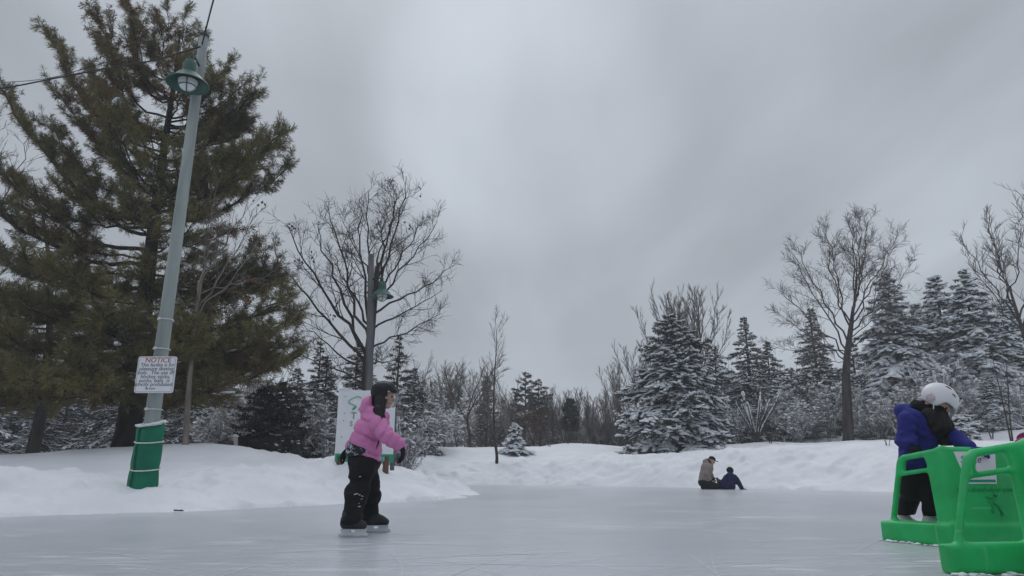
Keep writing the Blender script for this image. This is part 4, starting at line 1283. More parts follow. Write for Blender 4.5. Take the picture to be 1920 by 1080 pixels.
def lamp_post():
    root = tag(empty('lamp_post', lb), 'grey-green wooden lamp post with green shade and padded green base', 'lamp post')
    a = Acc()
    zs = np.linspace(-.35, 1, 14)
    pts = np.array([lb + (lt - lb) * max(f, -.05) + ([0, 0, -.3] if f < 0 else 0) for f in zs])
    a.tube(pts, np.linspace(.132, .080, 14), 20)
    obj('pole', a.mesh('pole', M['post_wood'], off=lb), root)
    c = Acc()
    c.lathe([(.088, -.05), (.092, 0), (.075, .035), (.03, .055), (0, .058)], lt - lb, 18)
    obj('pole_cap', c.mesh('pole_cap', M['dark_metal']), root)
    for py in (600, 655, 768):
        z = at(300, py, YL)[2]
        s = Acc()
        q = post_pt(z)
        rr = .132 + (.080 - .132) * (z - lb[2]) / (lt[2] - lb[2]) + .006
        th = np.linspace(0, 2 * PI, 21)
        s.tube(np.stack([rr * np.cos(th), rr * np.sin(th), 0 * th], -1) + q - lb, .009, 6)
        s.box(q - lb + [-.04, -rr - .008, 0], (.022, .01, .02))
        obj('strap', s.mesh('strap', M['cord_white']), root)
    lc = at(352, 158, YL - .42)
    lamp_parts(root, lb, lc, post_pt(lc[2] + .5), None, .98)
    # foam mats wrapped round the foot of the post
    z0, z1 = -.25, at(280, 797, YL)[2] - lb[2]
    n, m = 46, 15
    th = np.linspace(-2.75, -2.75 + 2 * PI + .55, n)
    V = []
    for side in (0, 1):
        for j in range(m):
            f = j / (m - 1)
            z = z0 + (z1 - z0) * f
            fl = 1 + .10 * (1 - f) ** 3
            r = (.168 + .034 * (np.linspace(0, 1, n)) - side * .026) * fl
            sq = 1 + .06 * np.cos(4 * th + .4)
            wv = .010 * np.sin(3 * f + th * 2) + .007 * np.sin(9 * f + 5 * th)
            tie = -.012 * (math.exp(-((f - .78) / .05) ** 2) + math.exp(-((f - .42) / .05) ** 2))
            ax = (lt - lb) / (lt[2] - lb[2]) * z
            zz = z + (.05 * np.sin(th + 1.9) if j == m - 1 else 0)
            V.append(np.stack([(r * sq + wv + tie) * np.cos(th) * 1.05 + ax[0], (r * sq + wv + tie) * np.sin(th) + ax[1], z + .045 * np.sin(th * 1.0 + .6) * f ** 4 + 0 * th], -1))
    V = np.array(V).reshape(-1, 3)
    Q = []
    for side in (0, 1):
        for j in range(m - 1):
            for i in range(n - 1):
                k = side * m * n + j * n + i
                q = [k, k + 1, k + n + 1, k + n]
                Q.append(q if side == 0 else q[::-1])
    o2 = m * n
    for i in range(n - 1):
        k = (m - 1) * n + i
        Q.append([k, k + 1, o2 + k + 1, o2 + k])
    for j in range(m - 1):
        for i in (0, n - 1):
            k = j * n + i
            Q.append([k, k + n, o2 + k + n, o2 + k])
    pad = obj('protective_pad', make_mesh('protective_pad', V, [np.array(Q)], M['foam_green']), root)
    for f in (.78, .42):
        s = Acc()
        z = z0 + (z1 - z0) * f
        t2 = np.linspace(0, 2 * PI, 33)
        ax = (lt - lb) / (lt[2] - lb[2]) * z
        rr = .196 * (1 + .06 * np.cos(4 * t2 + .4))
        s.tube(np.stack([rr * np.cos(t2) * 1.06 + ax[0], rr * np.sin(t2) + ax[1], z + .03 * np.sin(t2 * 1.0) + 0 * t2], -1), .011, 6)
        obj('cord', s.mesh('cord', M['cord_white']), pad)
    s = Acc()
    rng = np.random.default_rng(3)
    t3 = rng.uniform(0, 2 * PI, 60)
    axt = (lt - lb) / (lt[2] - lb[2]) * z1
    rr = rng.uniform(.14, .196, 60)
    s.pads(np.stack([rr * np.cos(t3) + axt[0], rr * np.sin(t3) + axt[1], z1 + .012 + .045 * np.sin(t3 + .6)], -1), np.stack([-np.sin(t3), np.cos(t3), 0 * t3], -1), rng.uniform(.03, .055, 60), rng, 0, .6, 1.8)
    obj('snow_cap', s.mesh('snow_cap', M['tree_snow']), pad)
    return root
lamp_post()

def notice():
    c = at(292.5, 702.5, YL - .17)
    w, h = .305, .287
    root = empty('notice_sign', c); tag(root, 'white skating rules notice strapped to the lamp post', 'sign')
    V, F_ = rounded_plate(w, h, .035, .012)
    a = Acc(); a.add(V @ RB.T, F_)
    obj('panel', a.mesh('panel', M['sign_white'], False), root)
    V, F_ = rounded_plate(w - .018, h - .018, .025, 0)
    b = Acc()
    loop = np.concatenate([V[:28], V[:1]]) + [0, 0, .0135]
    b.tube(loop @ RB.T, .0022, 4)
    obj('border', b.mesh('border', M['sign_grey'], False), root)
    o = np.array([0, -.0135, 0])
    text_mesh('heading', [('NOTICE', .01, .192, .112, 'CENTER', .08)], M['sign_red'], root, RB, o)
    S, sh = .084, .15
    text_mesh('lettering', [('This facility is for', .01, .128, S * .93, 'CENTER', sh), ('pleasure skating', .0, .066, S, 'CENTER', sh), ('only.  The use of', -.005, .004, S, 'CENTER', sh), ('hockey sticks,', .0, -.058, S, 'CENTER', sh), ('pucks, balls  is', -.01, -.120, S, 'CENTER', sh), ('strictly prohibited', -.02, -.180, S * .98, 'CENTER', sh), ('By-Law', -.06, -.232, S * .62, 'CENTER', sh)], M['sign_grey'], root, RB, o)
    bk = Acc(); bk.box((.02, .075, 0), (.03, .06, .2)); obj('bracket', bk.mesh('bracket', M['dark_metal']), root)
notice()

def town_board():
    a0, a1 = at(628, 866, 14.4), at(737, 866, 15.2)
    r = a1 - a0; r[2] = 0
    W = np.linalg.norm(r); r /= W
    outv = np.array([r[1], -r[0], 0])
    R = np.stack([r, [0, 0, 1], outv], -1)
    z0 = a0[2]; H = at(641, 729, 14.4)[2] - z0
    root = tag(empty('town_board', (a0[0], a0[1], z0)), 'white town sign board on wooden posts behind the pink skater', 'sign')
    P = lambda x, y, o=0: r * x + np.array([0, 0, y]) + outv * o
    a = Acc(); a.box(P(W / 2, H / 2, -.02), (W / 2, H / 2, .018), R); obj('panel', a.mesh('panel', M['sign_white'], False), root)
    g = Acc(); hs = .165
    g.box(P(W / 2, hs / 2, .002), (W / 2 + .003, hs / 2, .006), R); strip = obj('footer_strip', g.mesh('footer_strip', M['board_green'], False), root)
    # cursive scribble of the name at the right and a letter at the left
    sc = Acc()
    def stroke(pts, rad, ac):
        pts = np.array(pts, float)
        s = np.linspace(0, len(pts) - 1, (len(pts) - 1) * 4 + 1)
        q = np.stack([np.interp(s, np.arange(len(pts)), pts[:, c]) for c in range(2)], -1)
        for _ in range(2):
            q[1:-1] = (q[:-2] + q[1:-1] * 2 + q[2:]) / 4
        ac.tube(np.array([P(x, y, .011) for x, y in q]), rad, 5)
    u = lambda px: (px - 628) / 109.0 * W
    v = lambda py: (866 - py) / 16.0 * hs
    stroke([(u(706), v(855)), (u(704), v(857)), (u(705), v(859.5)), (u(707), v(858)), (u(708), v(859.5)), (u(709), v(857.5)), (u(711.5), v(854)), (u(711), v(859)), (u(713), v(857)), (u(714), v(859)), (u(716), v(857.5)), (u(717), v(858.5)), (u(719), v(856)), (u(720), v(858.5)), (u(722), v(856)), (u(723), v(858.5)), (u(725), v(857)), (u(727), v(856.5))], .0045, sc)
    stroke([(u(716), v(862)), (u(720), v(860)), (u(727), v(859.5)), (u(722), v(862)), (u(718), v(862.5))], .004, sc)
    stroke([(u(633), v(855)), (u(634.5), v(859)), (u(636), v(856)), (u(637.5), v(859)), (u(639), v(855))], .0045, sc)
    obj('script', sc.mesh('script', M['sign_white'], False), strip)
    u2 = lambda px, py: (px - 628 - (866 - py) * .088) / 107.0 * W
    v2 = lambda py: (866 - py) / 137.0 * H
    lg = Acc()
    path = [(679.5, 745), (677, 742), (671, 742), (663, 746), (656, 751), (655.5, 754), (658, 756), (668, 760), (669.5, 762), (666, 766), (661, 768), (664, 764), (669, 761)]
    stroke([(u2(x, y), v2(y)) for x, y in path], .0075, lg)
    stroke([(u2(x, y), v2(y)) for x, y in [(676, 762), (674, 766), (672, 768)]], .0075, lg)
    obj('emblem', lg.mesh('emblem', M['board_green'], False), root)
    text_mesh('lettering', [('T', u2(659, 784), v2(784.5), .19, 'LEFT', 0, .006), ('S', u2(656, 799), v2(799), .15, 'LEFT', 0, .003)], M['board_grey'], root, R, outv * .002)
    for px in (.10, W - .16):
        p = Acc()
        p.box(P(px, -.30, -.02), (.05, .42, .045), R)
        obj('post', p.mesh('post', M['brown_post'], False), root)
    p = Acc(); p.box(P(W + .03, .45, -.09), (.035, .62, .035), R); obj('brace', p.mesh('brace', M['old_wood'], False), root)
    s = Acc(); rng = np.random.default_rng(2)
    s.pads(np.array([P(x, H + .0, -.02) for x in np.r_[rng.uniform(.05, .28, 9), rng.uniform(.3, W, 12)]]), np.tile(r, (21, 1)), np.r_[np.full(9, .045), np.full(12, .022)], rng, 0, .7, 1.6)
    obj('snow_cap', s.mesh('snow_cap', M['tree_snow']), root)
    bl = Acc()
    for px, py in ((650, 743), (645.5, 789), (648, 775), (641, 820), (733, 745), (731, 800)):
        bl.lathe([(.012, -.002), (.012, .006), (0, .008)], P(u2(px, py), v2(py)), 8, np.stack([r, [0, 0, 1], outv], -1))
    obj('bolts', bl.mesh('bolts', M['board_grey']), root)
town_board()

def second_post():
    Y = 19.6
    b = on_ground(690, Y)
    t = at(696, 480, Y)
    root = tag(empty('lamp_post', b), 'grey wooden post with a lamp in front of the dark bare tree', 'lamp post')
    a = Acc()
    a.tube(np.linspace(b - [0, 0, .3], t, 8), np.linspace(.13, .085, 8), 14)
    a.lathe([(.088, -.02), (.07, .05), (0, .07)], t, 12)
    obj('pole', a.mesh('pole', M['old_wood'], off=b), root)
    c = at(716, 556, Y - .25)
    lamp_parts(root, b, c, b + (t - b) * .80, None, .95)
second_post()

def cables():
    p = post_pt(lt[2] - .25)
    def cable(label, pts, r, sag=0):
        pts = np.array(pts, float)
        n = 60
        s = np.linspace(0, len(pts) - 1, n)
        q = np.stack([np.interp(s, np.arange(len(pts)), pts[:, c]) for c in range(3)], -1)
        for _ in range(14): q[1:-1] = (q[:-2] + 2 * q[1:-1] + q[2:]) / 4
        a = Acc(); a.tube(q, r, 7)
        o = obj('overhead_cable', a.mesh('overhead_cable', M['cable'], off=q[0]), None, q[0])
        return tag(o, label, 'cable')
    a = p + np.array([0, -.09, -.05])
    pts = [a, at(300, 112, 11.5), at(200, 128, 12.0), at(100, 147, 12.5), at(0, 168, 13), at(-250, 190, 14.5), at(-700, 150, 17)]
    cable('thick dark cable sagging from the lamp post to the left edge', pts, .016)
    e = at(400, 0, 10.0)
    d = e - a; d /= np.linalg.norm(d)
    cable('dark cable running from the lamp post up out of the top edge', [a + [.03, 0, .05], e, e + d * 4 + [0, 0, -.3], e + d * 11 + [0, 0, .4]], .014)
    cable('thin slack wire above the thick cable at the left', [at(235, 108, 11.9), at(160, 128, 12.2), at(100, 146, 12.6), at(50, 152, 13), at(0, 155, 13.4), at(-260, 150, 15), at(-700, 90, 17)], .007)
cables()

# stump, log end, twig
def bits():
    b = on_ground(437, 18.0)
    root = tag(empty('stump', b), 'pale wooden stump in the snow beside the rounded mound', 'stump')
    a = Acc(); rng = np.random.default_rng(4)
    th = np.arange(14) / 14 * 2 * PI
    rows = [(-.2, .105), (.05, .10), (.18, .095), (.29, .09)]
    V = np.concatenate([np.stack([(r + .01 * np.sin(3 * th + z * 9)) * np.cos(th), (r + .01 * np.sin(3 * th)) * np.sin(th), np.full(14, z)], -1) for z, r in rows] + [np.array([[0, 0, .31]])])
    i = np.arange(14); j = (i + 1) % 14
    a.add(V, [np.stack([k * 14 + i, k * 14 + j, k * 14 + 14 + j, k * 14 + 14 + i], -1) for k in range(3)] + [np.stack([42 + i, 42 + j, 0 * i + 56], -1)])
    obj('bole', a.mesh('bole', M['stump']), root)
    s = Acc(); s.pads(np.array([[0, 0, .30], [.04, .02, .30], [-.05, 0, .30]]), np.tile([1.0, 0, 0], (3, 1)), np.array([.085, .06, .05]), rng, 0, .6, 1.1)
    obj('snow_cap', s.mesh('snow_cap', M['tree_snow']), root)
    b = on_ground(424, 17.6)
    l = Acc(); l.tube(np.array([b + [-.22, .1, .0], b + [-.05, 0, .03], b + [.16, -.04, .02]]), [.08, .095, .085], 10)
    tag(obj('log', l.mesh('log', M['bark'], off=b), None, b), 'dark log end poking out of the snow left of the pale stump', 'log')
    b = onz(333, 956, .03)
    t = Acc()
    for k in range(5):
        q = b + rng.normal(size=3) * [.022, .02, .003] + [0, 0, .0]
        d = np.array([rng.normal(), rng.normal() * .6, .2]) * .024
        t.tube([q - d, q, q + d + [0, 0, .006]], [.006, .008, .004], 5)
    b2 = b.copy(); b2[2] = max(gz(b[0], b[1]), 0)
    tag(obj('twig_debris', t.mesh('twig_debris', M['bark'], off=b), None, b2 + [0, 0, .02]), 'small dark twigs lying at the edge of the ice on the left', 'twigs')
    b = on_ground(1690, 20.5, 862)
    t = Acc()
    for k in range(9):
        q = rng.normal(size=3) * [.16, .1, .01] + [0, 0, .03]
        d = np.array([rng.normal(), rng.normal() * .6, .25]) * .09
        t.tube([q - d, q, q + d + [0, 0, .01]], [.007, .009, .004], 5)
bits()

# ---- skating aids: rounded hollow plastic, plan like an open U, side panels with big opening and hand slot
def poly2(pts):
    P0 = np.array(pts, float)
    def f(x, y):
        d = np.full(len(x), 1e9); s = np.ones(len(x))
        n = len(P0)
        for i in range(n):
            a, b = P0[i], P0[(i - 1) % n]
            e = b - a; wx, wy = x - a[0], y - a[1]
            t = np.clip((wx * e[0] + wy * e[1]) / (e @ e), 0, 1)
            d = np.minimum(d, (wx - e[0] * t) ** 2 + (wy - e[1] * t) ** 2)
            c1 = y >= a[1]; c2 = y < b[1]; c3 = e[0] * wy > e[1] * wx
            s = np.where((c1 & c2 & c3) | (~c1 & ~c2 & ~c3), -s, s)
        return s * np.sqrt(d)
    return f
AW, ALEAN = .56, .05
def aid_sdf():
    side = poly2([(-.02, 0), (.60, 0), (.60, .135), (.55, .17), (.395, .66), (.345, .697), (.0, .75), (-.02, .745)])
    sk = poly2([(-.02, 0), (.62, 0), (.615, .16), (-.02, .175)])
    hole = poly2([(.15, .198), (.475, .198), (.378, .50), (.155, .53)])
    slot = poly2([(.14, .605), (.335, .580), (.315, .640), (.155, .662)])
    front = poly2([(0, 0), (AW, 0), (AW, .755), (0, .755)])
    fsk = poly2([(-.02, 0), (AW + .02, 0), (AW + .02, .175), (-.02, .175)])
    def ext(d2, n, half, r):
        w0 = d2 + r; w1 = np.abs(n) - half + r
        return np.minimum(np.maximum(w0, w1), 0) + np.sqrt(np.maximum(w0, 0) ** 2 + np.maximum(w1, 0) ** 2) - r
    def f(Pq):
        x = Pq[:, 0]; z = Pq[:, 2]; y = Pq[:, 1] - ALEAN * z
        out = smin(ext(front(x, z), y, .038, .03), ext(fsk(x, z), y + .012, .055, .025), .02)
        for ox, an in ((0, math.radians(110)), (AW, math.radians(70))):
            c, s_ = math.cos(an), math.sin(an)
            s = (x - ox) * c + y * s_
            n = -(x - ox) * s_ + y * c
            d2 = side(s, z)
            ho = np.minimum(hole(s, z) - .025, slot(s, z) - .012)
            d2 = -smin(-d2, ho, .012)
            p = ext(d2, n, .034, .030)
            sg = 1 if ox == 0 else -1
            q = ext(sk(s, z), n - sg * .016, .060, .025)
            p = smin(p, q, .015)
            out = smin(out, p, .045)
        return out
    return f
def skating_aid(label, A, phi):
    root = tag(empty('skating_aid', (A[0], A[1], 0), phi), label, 'skating aid', 'green plastic skating aids')
    V, Q = nets(aid_sdf(), (-.36, -.10, -.03), (AW + .36, .80, .87), .0125)
    V = relax(V, Q, 2); V[:, 2] = np.maximum(V[:, 2], .004)
    obj('frame', make_mesh('frame', V, [Q], M['aid_green']), root)
    # paper sign and raised marks on the front face; face plane: y = lean*z - .038
    n = nrm(np.array([0, -1, ALEAN])); upv = nrm(np.array([0, ALEAN, 1]))
    R = np.stack([[1, 0, 0], upv, n], -1)
    def FP(x, z, o=.004):
        return np.array([x, ALEAN * z - .0385, z]) + n * o
    a = Acc()
    q = [(.075, .715), (.415, .715), (.375, .47), (.145, .47)]
    V4 = [FP(x, z, .006) for x, z in q] + [FP(x, z, -.004) for x, z in q]
    a.add(V4, [np.array([[3, 2, 1, 0], [0, 1, 5, 4], [1, 2, 6, 5], [2, 3, 7, 6], [3, 0, 4, 7]])])
    sg = obj('paper_sign', a.mesh('paper_sign', M['sign_white'], False), root)
    text_mesh('handwriting', [('Skate', .11, .63, .08, 'LEFT', .3), ('Only', .17, .59, .075, 'LEFT', .3)][:1], M['sign_grey'], sg, R, FP(0, 0, .0075), .0008)
    lo = Acc()
    th = np.linspace(.6, 2 * PI, 16)
    lo.tube(np.array([FP(.185 + .030 * math.cos(t), .56 + .032 * math.sin(t), .008) for t in th]), .0025, 4)
    lo.tube(np.array([FP(.215, .56, .008), FP(.222, .525, .008), FP(.235, .56, .008), FP(.25, .535, .008)]), .0025, 4)
    obj('scribble', lo.mesh('scribble', M['sign_grey']), sg)
    b = Acc()
    qq = [(.152, .502), (.370, .502), (.368, .482), (.155, .482)]
    b.add([FP(x, z, .0085) for x, z in qq] + [FP(x, z, .003) for x, z in qq], [np.array([[3, 2, 1, 0], [0, 1, 5, 4], [1, 2, 6, 5], [2, 3, 7, 6], [3, 0, 4, 7]])])
    obj('sign_footer', b.mesh('sign_footer', M['board_green'], False), sg)
    text_mesh('raised_lettering', [('www.skatehelper.com', AW / 2 - .005, .412, .052, 'CENTER')], M['aid_mark'], root, R, FP(0, 0, .001) - upv * 0, .002)
    e = Acc()
    for pts, r in (([(.335, .395), (.352, .385), (.345, .365)], .012), ([(.345, .37), (.315, .345), (.285, .345)], .011), ([(.32, .36), (.27, .375)], .008), ([(.29, .345), (.315, .30), (.295, .255)], .010), ([(.295, .345), (.35, .31), (.375, .245)], .009), ([(.385, .238), (.355, .238)], .006)):
        e.tube(np.array([FP(x, z, .002) for x, z in pts]), r, 6)
    obj('raised_skater', e.mesh('raised_skater', M['aid_mark']), root)
    return root
FA, FPHI = np.array([3.42, 5.60, 0]), math.radians(3)
NPHI = math.radians(112)
NA = np.array([3.12, 4.25, 0]) - AW * np.array([math.cos(NPHI), math.sin(NPHI), 0])
aid0 = skating_aid('green plastic skating aid held by the person in blue, farther of the two', FA, FPHI)
dup(aid0, NA, NPHI, 1.0, 'green plastic skating aid nearest the camera, cut by the right edge')

def shavings():
    rng = np.random.default_rng(6)
    s = Acc()
    P = []
    for A, ph, an, sg in ((FA, FPHI, 110, 1), (NA + AW * np.array([math.cos(NPHI), math.sin(NPHI), 0]), NPHI, 70, 1)):
        d = np.array([math.cos(ph + math.radians(an)), math.sin(ph + math.radians(an)), 0])
        nrm_ = np.array([-d[1], d[0], 0]) * sg
        for k in range(34):
            P.append(A + d * rng.uniform(0, .62) + nrm_ * rng.uniform(.05, .11))
    P = np.array(P); P[:, 2] = .004
    s.pads(P, rng.normal(size=(len(P), 3)) * [1, 1, 0] + [.01, 0, 0], rng.uniform(.008, .028, len(P)), rng, 0, .5, 1.5)
    tag(obj('loose_snow', s.mesh('loose_snow', M['tree_snow'])), kind='stuff')
shavings()
# ------------------------------------------------------------------ people
def cloth(name, col, rough=.85, var=.12, bump=.25, bs=40, **k):
    return mat(name, col, rough, var, 5, bump, bs, k.pop('spec', .2), **k)
M['skin'] = mat('skin', (.50, .30, .22), .6, .06, 8, 0, 1, .35)
M['hair'] = mat('hair', (.012, .010, .010), .6, .3, 14, .5, 40, .3, stretch=(1, 1, .2))
M['eye'] = mat('eye', (.03, .02, .02), .2, .1, 8, 0, 1, .5)
M['pink_puffer'] = cloth('pink_puffer', (.60, .21, .43), .62, .05, .22, 26, spec=.25)
M['pattern_band'] = mat('pattern_band', (.03, .03, .04), .8, .1, 26, 0, 1, .2, col2=(.42, .42, .47), ramp=(.50, .56))
M['black_pants'] = cloth('black_pants', (.009, .009, .010), .75, .25, .3, 18)
M['black_glove'] = cloth('black_glove', (.010, .010, .012), .8, .2, .3, 40)
M['helmet_black'] = mat('helmet_black', (.008, .009, .011), .42, .15, 6, 0, 1, .3)
M['steel'] = mat('steel', (.45, .46, .48), .35, .08, 10, 0, 1, .5, metal=.7)
M['holder_white'] = mat('holder_white', (.62, .63, .65), .45, .06, 10, 0, 1, .4)
M['boot_black'] = mat('boot_black', (.012, .013, .018), .5, .3, 10, .1, 40, .4)
M['boot_white'] = mat('boot_white', (.55, .55, .56), .5, .08, 10, .1, 40, .4)
M['blue_jacket'] = cloth('blue_jacket', (.024, .028, .185), .75, .12, .3, 22)
M['helmet_white'] = mat('helmet_white', (.74, .73, .76), .35, .03, 6, 0, 1, .5)
M['vent'] = mat('vent', (.10, .06, .09), .7, .1, 6)
M['pink_mark'] = mat('pink_mark', (.52, .36, .42), .6, .25, 60, 0, 1, .3, col2=(.66, .56, .60))
M['beige_coat'] = cloth('beige_coat', (.27, .225, .20), .85, .08, .3, 25)
M['navy_coat'] = cloth('navy_coat', (.012, .014, .060), .8, .2, .3, 25)
M['navy_yoke'] = cloth('navy_yoke', (.020, .020, .12), .8, .15, .3, 25)
M['black_knit'] = cloth('black_knit', (.010, .010, .012), .95, .2, .5, 60)
M['magenta'] = cloth('magenta', (.40, .018, .16), .85, .15, .4, 40)
M['plum'] = cloth('plum', (.15, .012, .075), .8, .15, .3, 30)
M['eyelet'] = M['cord_white']

def frame_from(d, n):
    d = nrm(d); n = nrm(np.asarray(n, float) - d * np.dot(n, d)); t = np.cross(n, d)
    return d, n, t

def hand_sdf(w, d, n, thumb=1, size=.17, curl=.6, fat=1.0):
    """palm, four bent fingers of unequal length and a thumb from the side of the palm; returns (sdf, points)"""
    d, n, t = frame_from(d, n)
    s = size
    fs = []; pts = [w]
    kn = []
    for i, (ln, off) in enumerate(((.92, -1.5), (1.06, -.5), (1.0, .5), (.80, 1.5))):
        k = w + d * s * (.47 - .02 * abs(off)) + t * thumb * (-off) * .105 * s
        fs.append(cap(w + d * s * .08 + t * thumb * (-off) * .07 * s, k, .085 * s * fat, .075 * s * fat))
        a1 = curl * 55; a2 = curl * 125; a3 = curl * 175
        p = k; pts.append(k)
        for a, L, r0, r1 in ((a1, .25, .062, .058), (a2, .18, .058, .052), (a3, .13, .052, .044)):
            dd = d * math.cos(math.radians(a)) + n * math.sin(math.radians(a))
            q = p + dd * L * ln * s
            fs.append(cap(p, q, r0 * s * fat, r1 * s * fat)); p = q; pts.append(q)
    b = w + d * s * .16 + t * thumb * .17 * s
    m1 = b + nrm(d * .6 + t * thumb * .75 + n * .35) * s * .22
    m2 = m1 + nrm(d * .85 + t * thumb * (.35 - .6 * curl) + n * (.2 + .6 * curl)) * s * .19
    fs += [cap(b - d * .06 * s, m1, .085 * s * fat, .066 * s * fat), cap(m1, m2, .066 * s * fat, .05 * s * fat)]
    fs.append(cap(w - d * s * .22, w + d * .10 * s, .155 * s * fat, .145 * s * fat))
    pts += [m1, m2, w - d * s * .25]
    return U(fs, .05 * s), pts

def head_sdf(c, fwd, up, s=1.0):
    up = nrm(up); fwd = nrm(np.asarray(fwd, float) - up * np.dot(fwd, up)); sd = np.cross(up, fwd)
    R = np.stack([fwd, sd, up], -1)
    q = lambda x, y, z: np.asarray(c) + R @ (np.array([x, y, z]) * s)
    fs = [ell(q(-.008, 0, .028), np.array([.096, .076, .092]) * s, R), ell(q(.022, 0, -.042), np.array([.062, .057, .074]) * s, R), cap(q(.06, 0, -.092), q(.052, 0, -.095), .022 * s), cap(q(.082, 0, .012), q(.103, 0, -.026), .010 * s, .0155 * s),
          ell(q(.0, .077, -.01), np.array([.02, .011, .032]) * s, R), ell(q(.0, -.077, -.01), np.array([.02, .011, .032]) * s, R), cap(q(.076, -.03, .027), q(.076, .03, .027), .011 * s), cap(q(.083, -.016, -.058), q(.083, .016, -.058), .009 * s)]
    f = U(fs, .016 * s)
    for y in (-.032, .032):
        f = sub(f, ell(q(.090, y, .006), np.array([.012, .017, .011]) * s, R), .01 * s)
    return f, R, q

def eyes(root, q, base, s):
    for y in (-.030, .030):
        a = Acc()
        t = np.linspace(-PI / 2, PI / 2, 8)
        a.lathe(np.stack([.011 * s * np.cos(t), .011 * s * np.sin(t)], -1), q(.076, y, .005) - base, 10)
        obj('eye', a.mesh('eye', M['eye']), root)

def skate(root, heel, yaw, base, mb, L=.25, pitch=0.0, tongue=True, ankle=.19):
    c, s_ = math.cos(yaw), math.sin(yaw)
    cp, sp = math.cos(pitch), math.sin(pitch)
    R = np.array([[c, -s_, 0], [s_, c, 0], [0, 0, 1]]) @ np.array([[cp, 0, -sp], [0, 1, 0], [sp, 0, cp]])
    q = lambda x, y, z: np.asarray(heel, float) + R @ np.array([x, y, z])
    k = L / .25
    f = U([cap(q(.035 * k, 0, .105), q(.19 * k, 0, .098), .042, .034, (R @ [0, 1, 0], 1.05)), cap(q(.045 * k, 0, .12), q(.055 * k, 0, ankle), .046, .05), cap(q(.06 * k, 0, .16), q(.15 * k, 0, .125), .040, .034), cap(q(.02 * k, 0, .125), q(.015 * k, 0, .15), .03, .025)], .03)
    f = cut(f, q(0, 0, .068), R @ [0, 0, -1.0], .006)
    lo, hi = bounds([q(0, 0, .08), q(.24 * k, 0, .1), q(.05, 0, ankle + .06)], .08)
    b = solid('skate', f, lo, hi, .0085, mb, base, root)
    h = Acc()
    # boot sole plate, two towers, runner
    def slab(x0, x1, z0, z1, w0, w1, sh0=0, sh1=0):
        V = [q(x * k + (sh1 if z == z1 else sh0), y * (w1 if z == z1 else w0), z) for x in (x0, x1) for y in (-1, 1) for z in (z0, z1)]
        h.add(V, [np.array([[0, 1, 3, 2], [4, 6, 7, 5], [0, 4, 5, 1], [2, 3, 7, 6], [0, 2, 6, 4], [1, 5, 7, 3]])])
    slab(-.008, .220, .060, .070, .024, .030)
    pf = [(-.004, .060), (.004, .034), (-.020, .029), (-.018, .015), (.232, .015), (.242, .028), (.222, .036), (.212, .060), (.128, .060), (.112, .040), (.088, .040), (.074, .060)]
    V = [q(x * k, y, z) for y in (-.0125, .0125) for x, z in pf]
    n_ = len(pf)
    h.add(V, [np.array([[0, 1, 10, 11], [1, 2, 3, 3], [1, 3, 4, 9 + 1]])[:1], np.array([[1, 2, 3, 4, 5, 6, 9, 10]]), np.array([[6, 7, 8, 9]]), np.array([[n_ + i for i in (11, 10, 1, 0)]]), np.array([[n_ + i for i in (10, 9, 6, 5, 4, 3, 2, 1)]]), np.array([[n_ + i for i in (9, 8, 7, 6)]]), np.array([[i, n_ + i, n_ + (i + 1) % n_, (i + 1) % n_] for i in range(n_)])])
    obj('blade_holder', h.mesh('blade_holder', M['holder_white'], False, off=base), b)
    bl = Acc()
    pr = [(-.03, .016), (-.026, .006), (.0, .001), (.2, .001), (.235, .006), (.245, .017)]
    V = [q(x * k, y, z) for y in (-.002, .002) for x, z in pr]
    bl.add(V, [np.array([[0, 1, 2, 3, 4, 5]]), np.array([[11, 10, 9, 8, 7, 6]]), np.array([[i, i + 6, i + 7, i + 1] for i in range(5)] + [[5, 11, 6, 0]])])
    obj('blade', bl.mesh('blade', M['steel'], False, off=base), b)
    if tongue:
        lc = Acc()
        for x in (.085, .108, .130):
            p0, p1 = q(x * k, -.036, .150 - (x - .085) * .55), q(x * k, .036, .150 - (x - .085) * .55)
            m_ = q(x * k + .004, 0, .182 - (x - .085) * .55)
            lc.tube(bez(p0, m_ + (p0 - m_) * .6, m_ + (p1 - m_) * .6, p1, 7), .0055, 5)
        obj('laces', lc.mesh('laces', M['eyelet'], off=base), b)
    return b

def qn(P, d, p0, spacing, amp, width=.012):
    """quilting grooves across direction d"""
    s = ((P - p0) @ d) / spacing
    g = np.abs(s - np.round(s)) * spacing
    return amp * np.exp(-(g / width) ** 2)

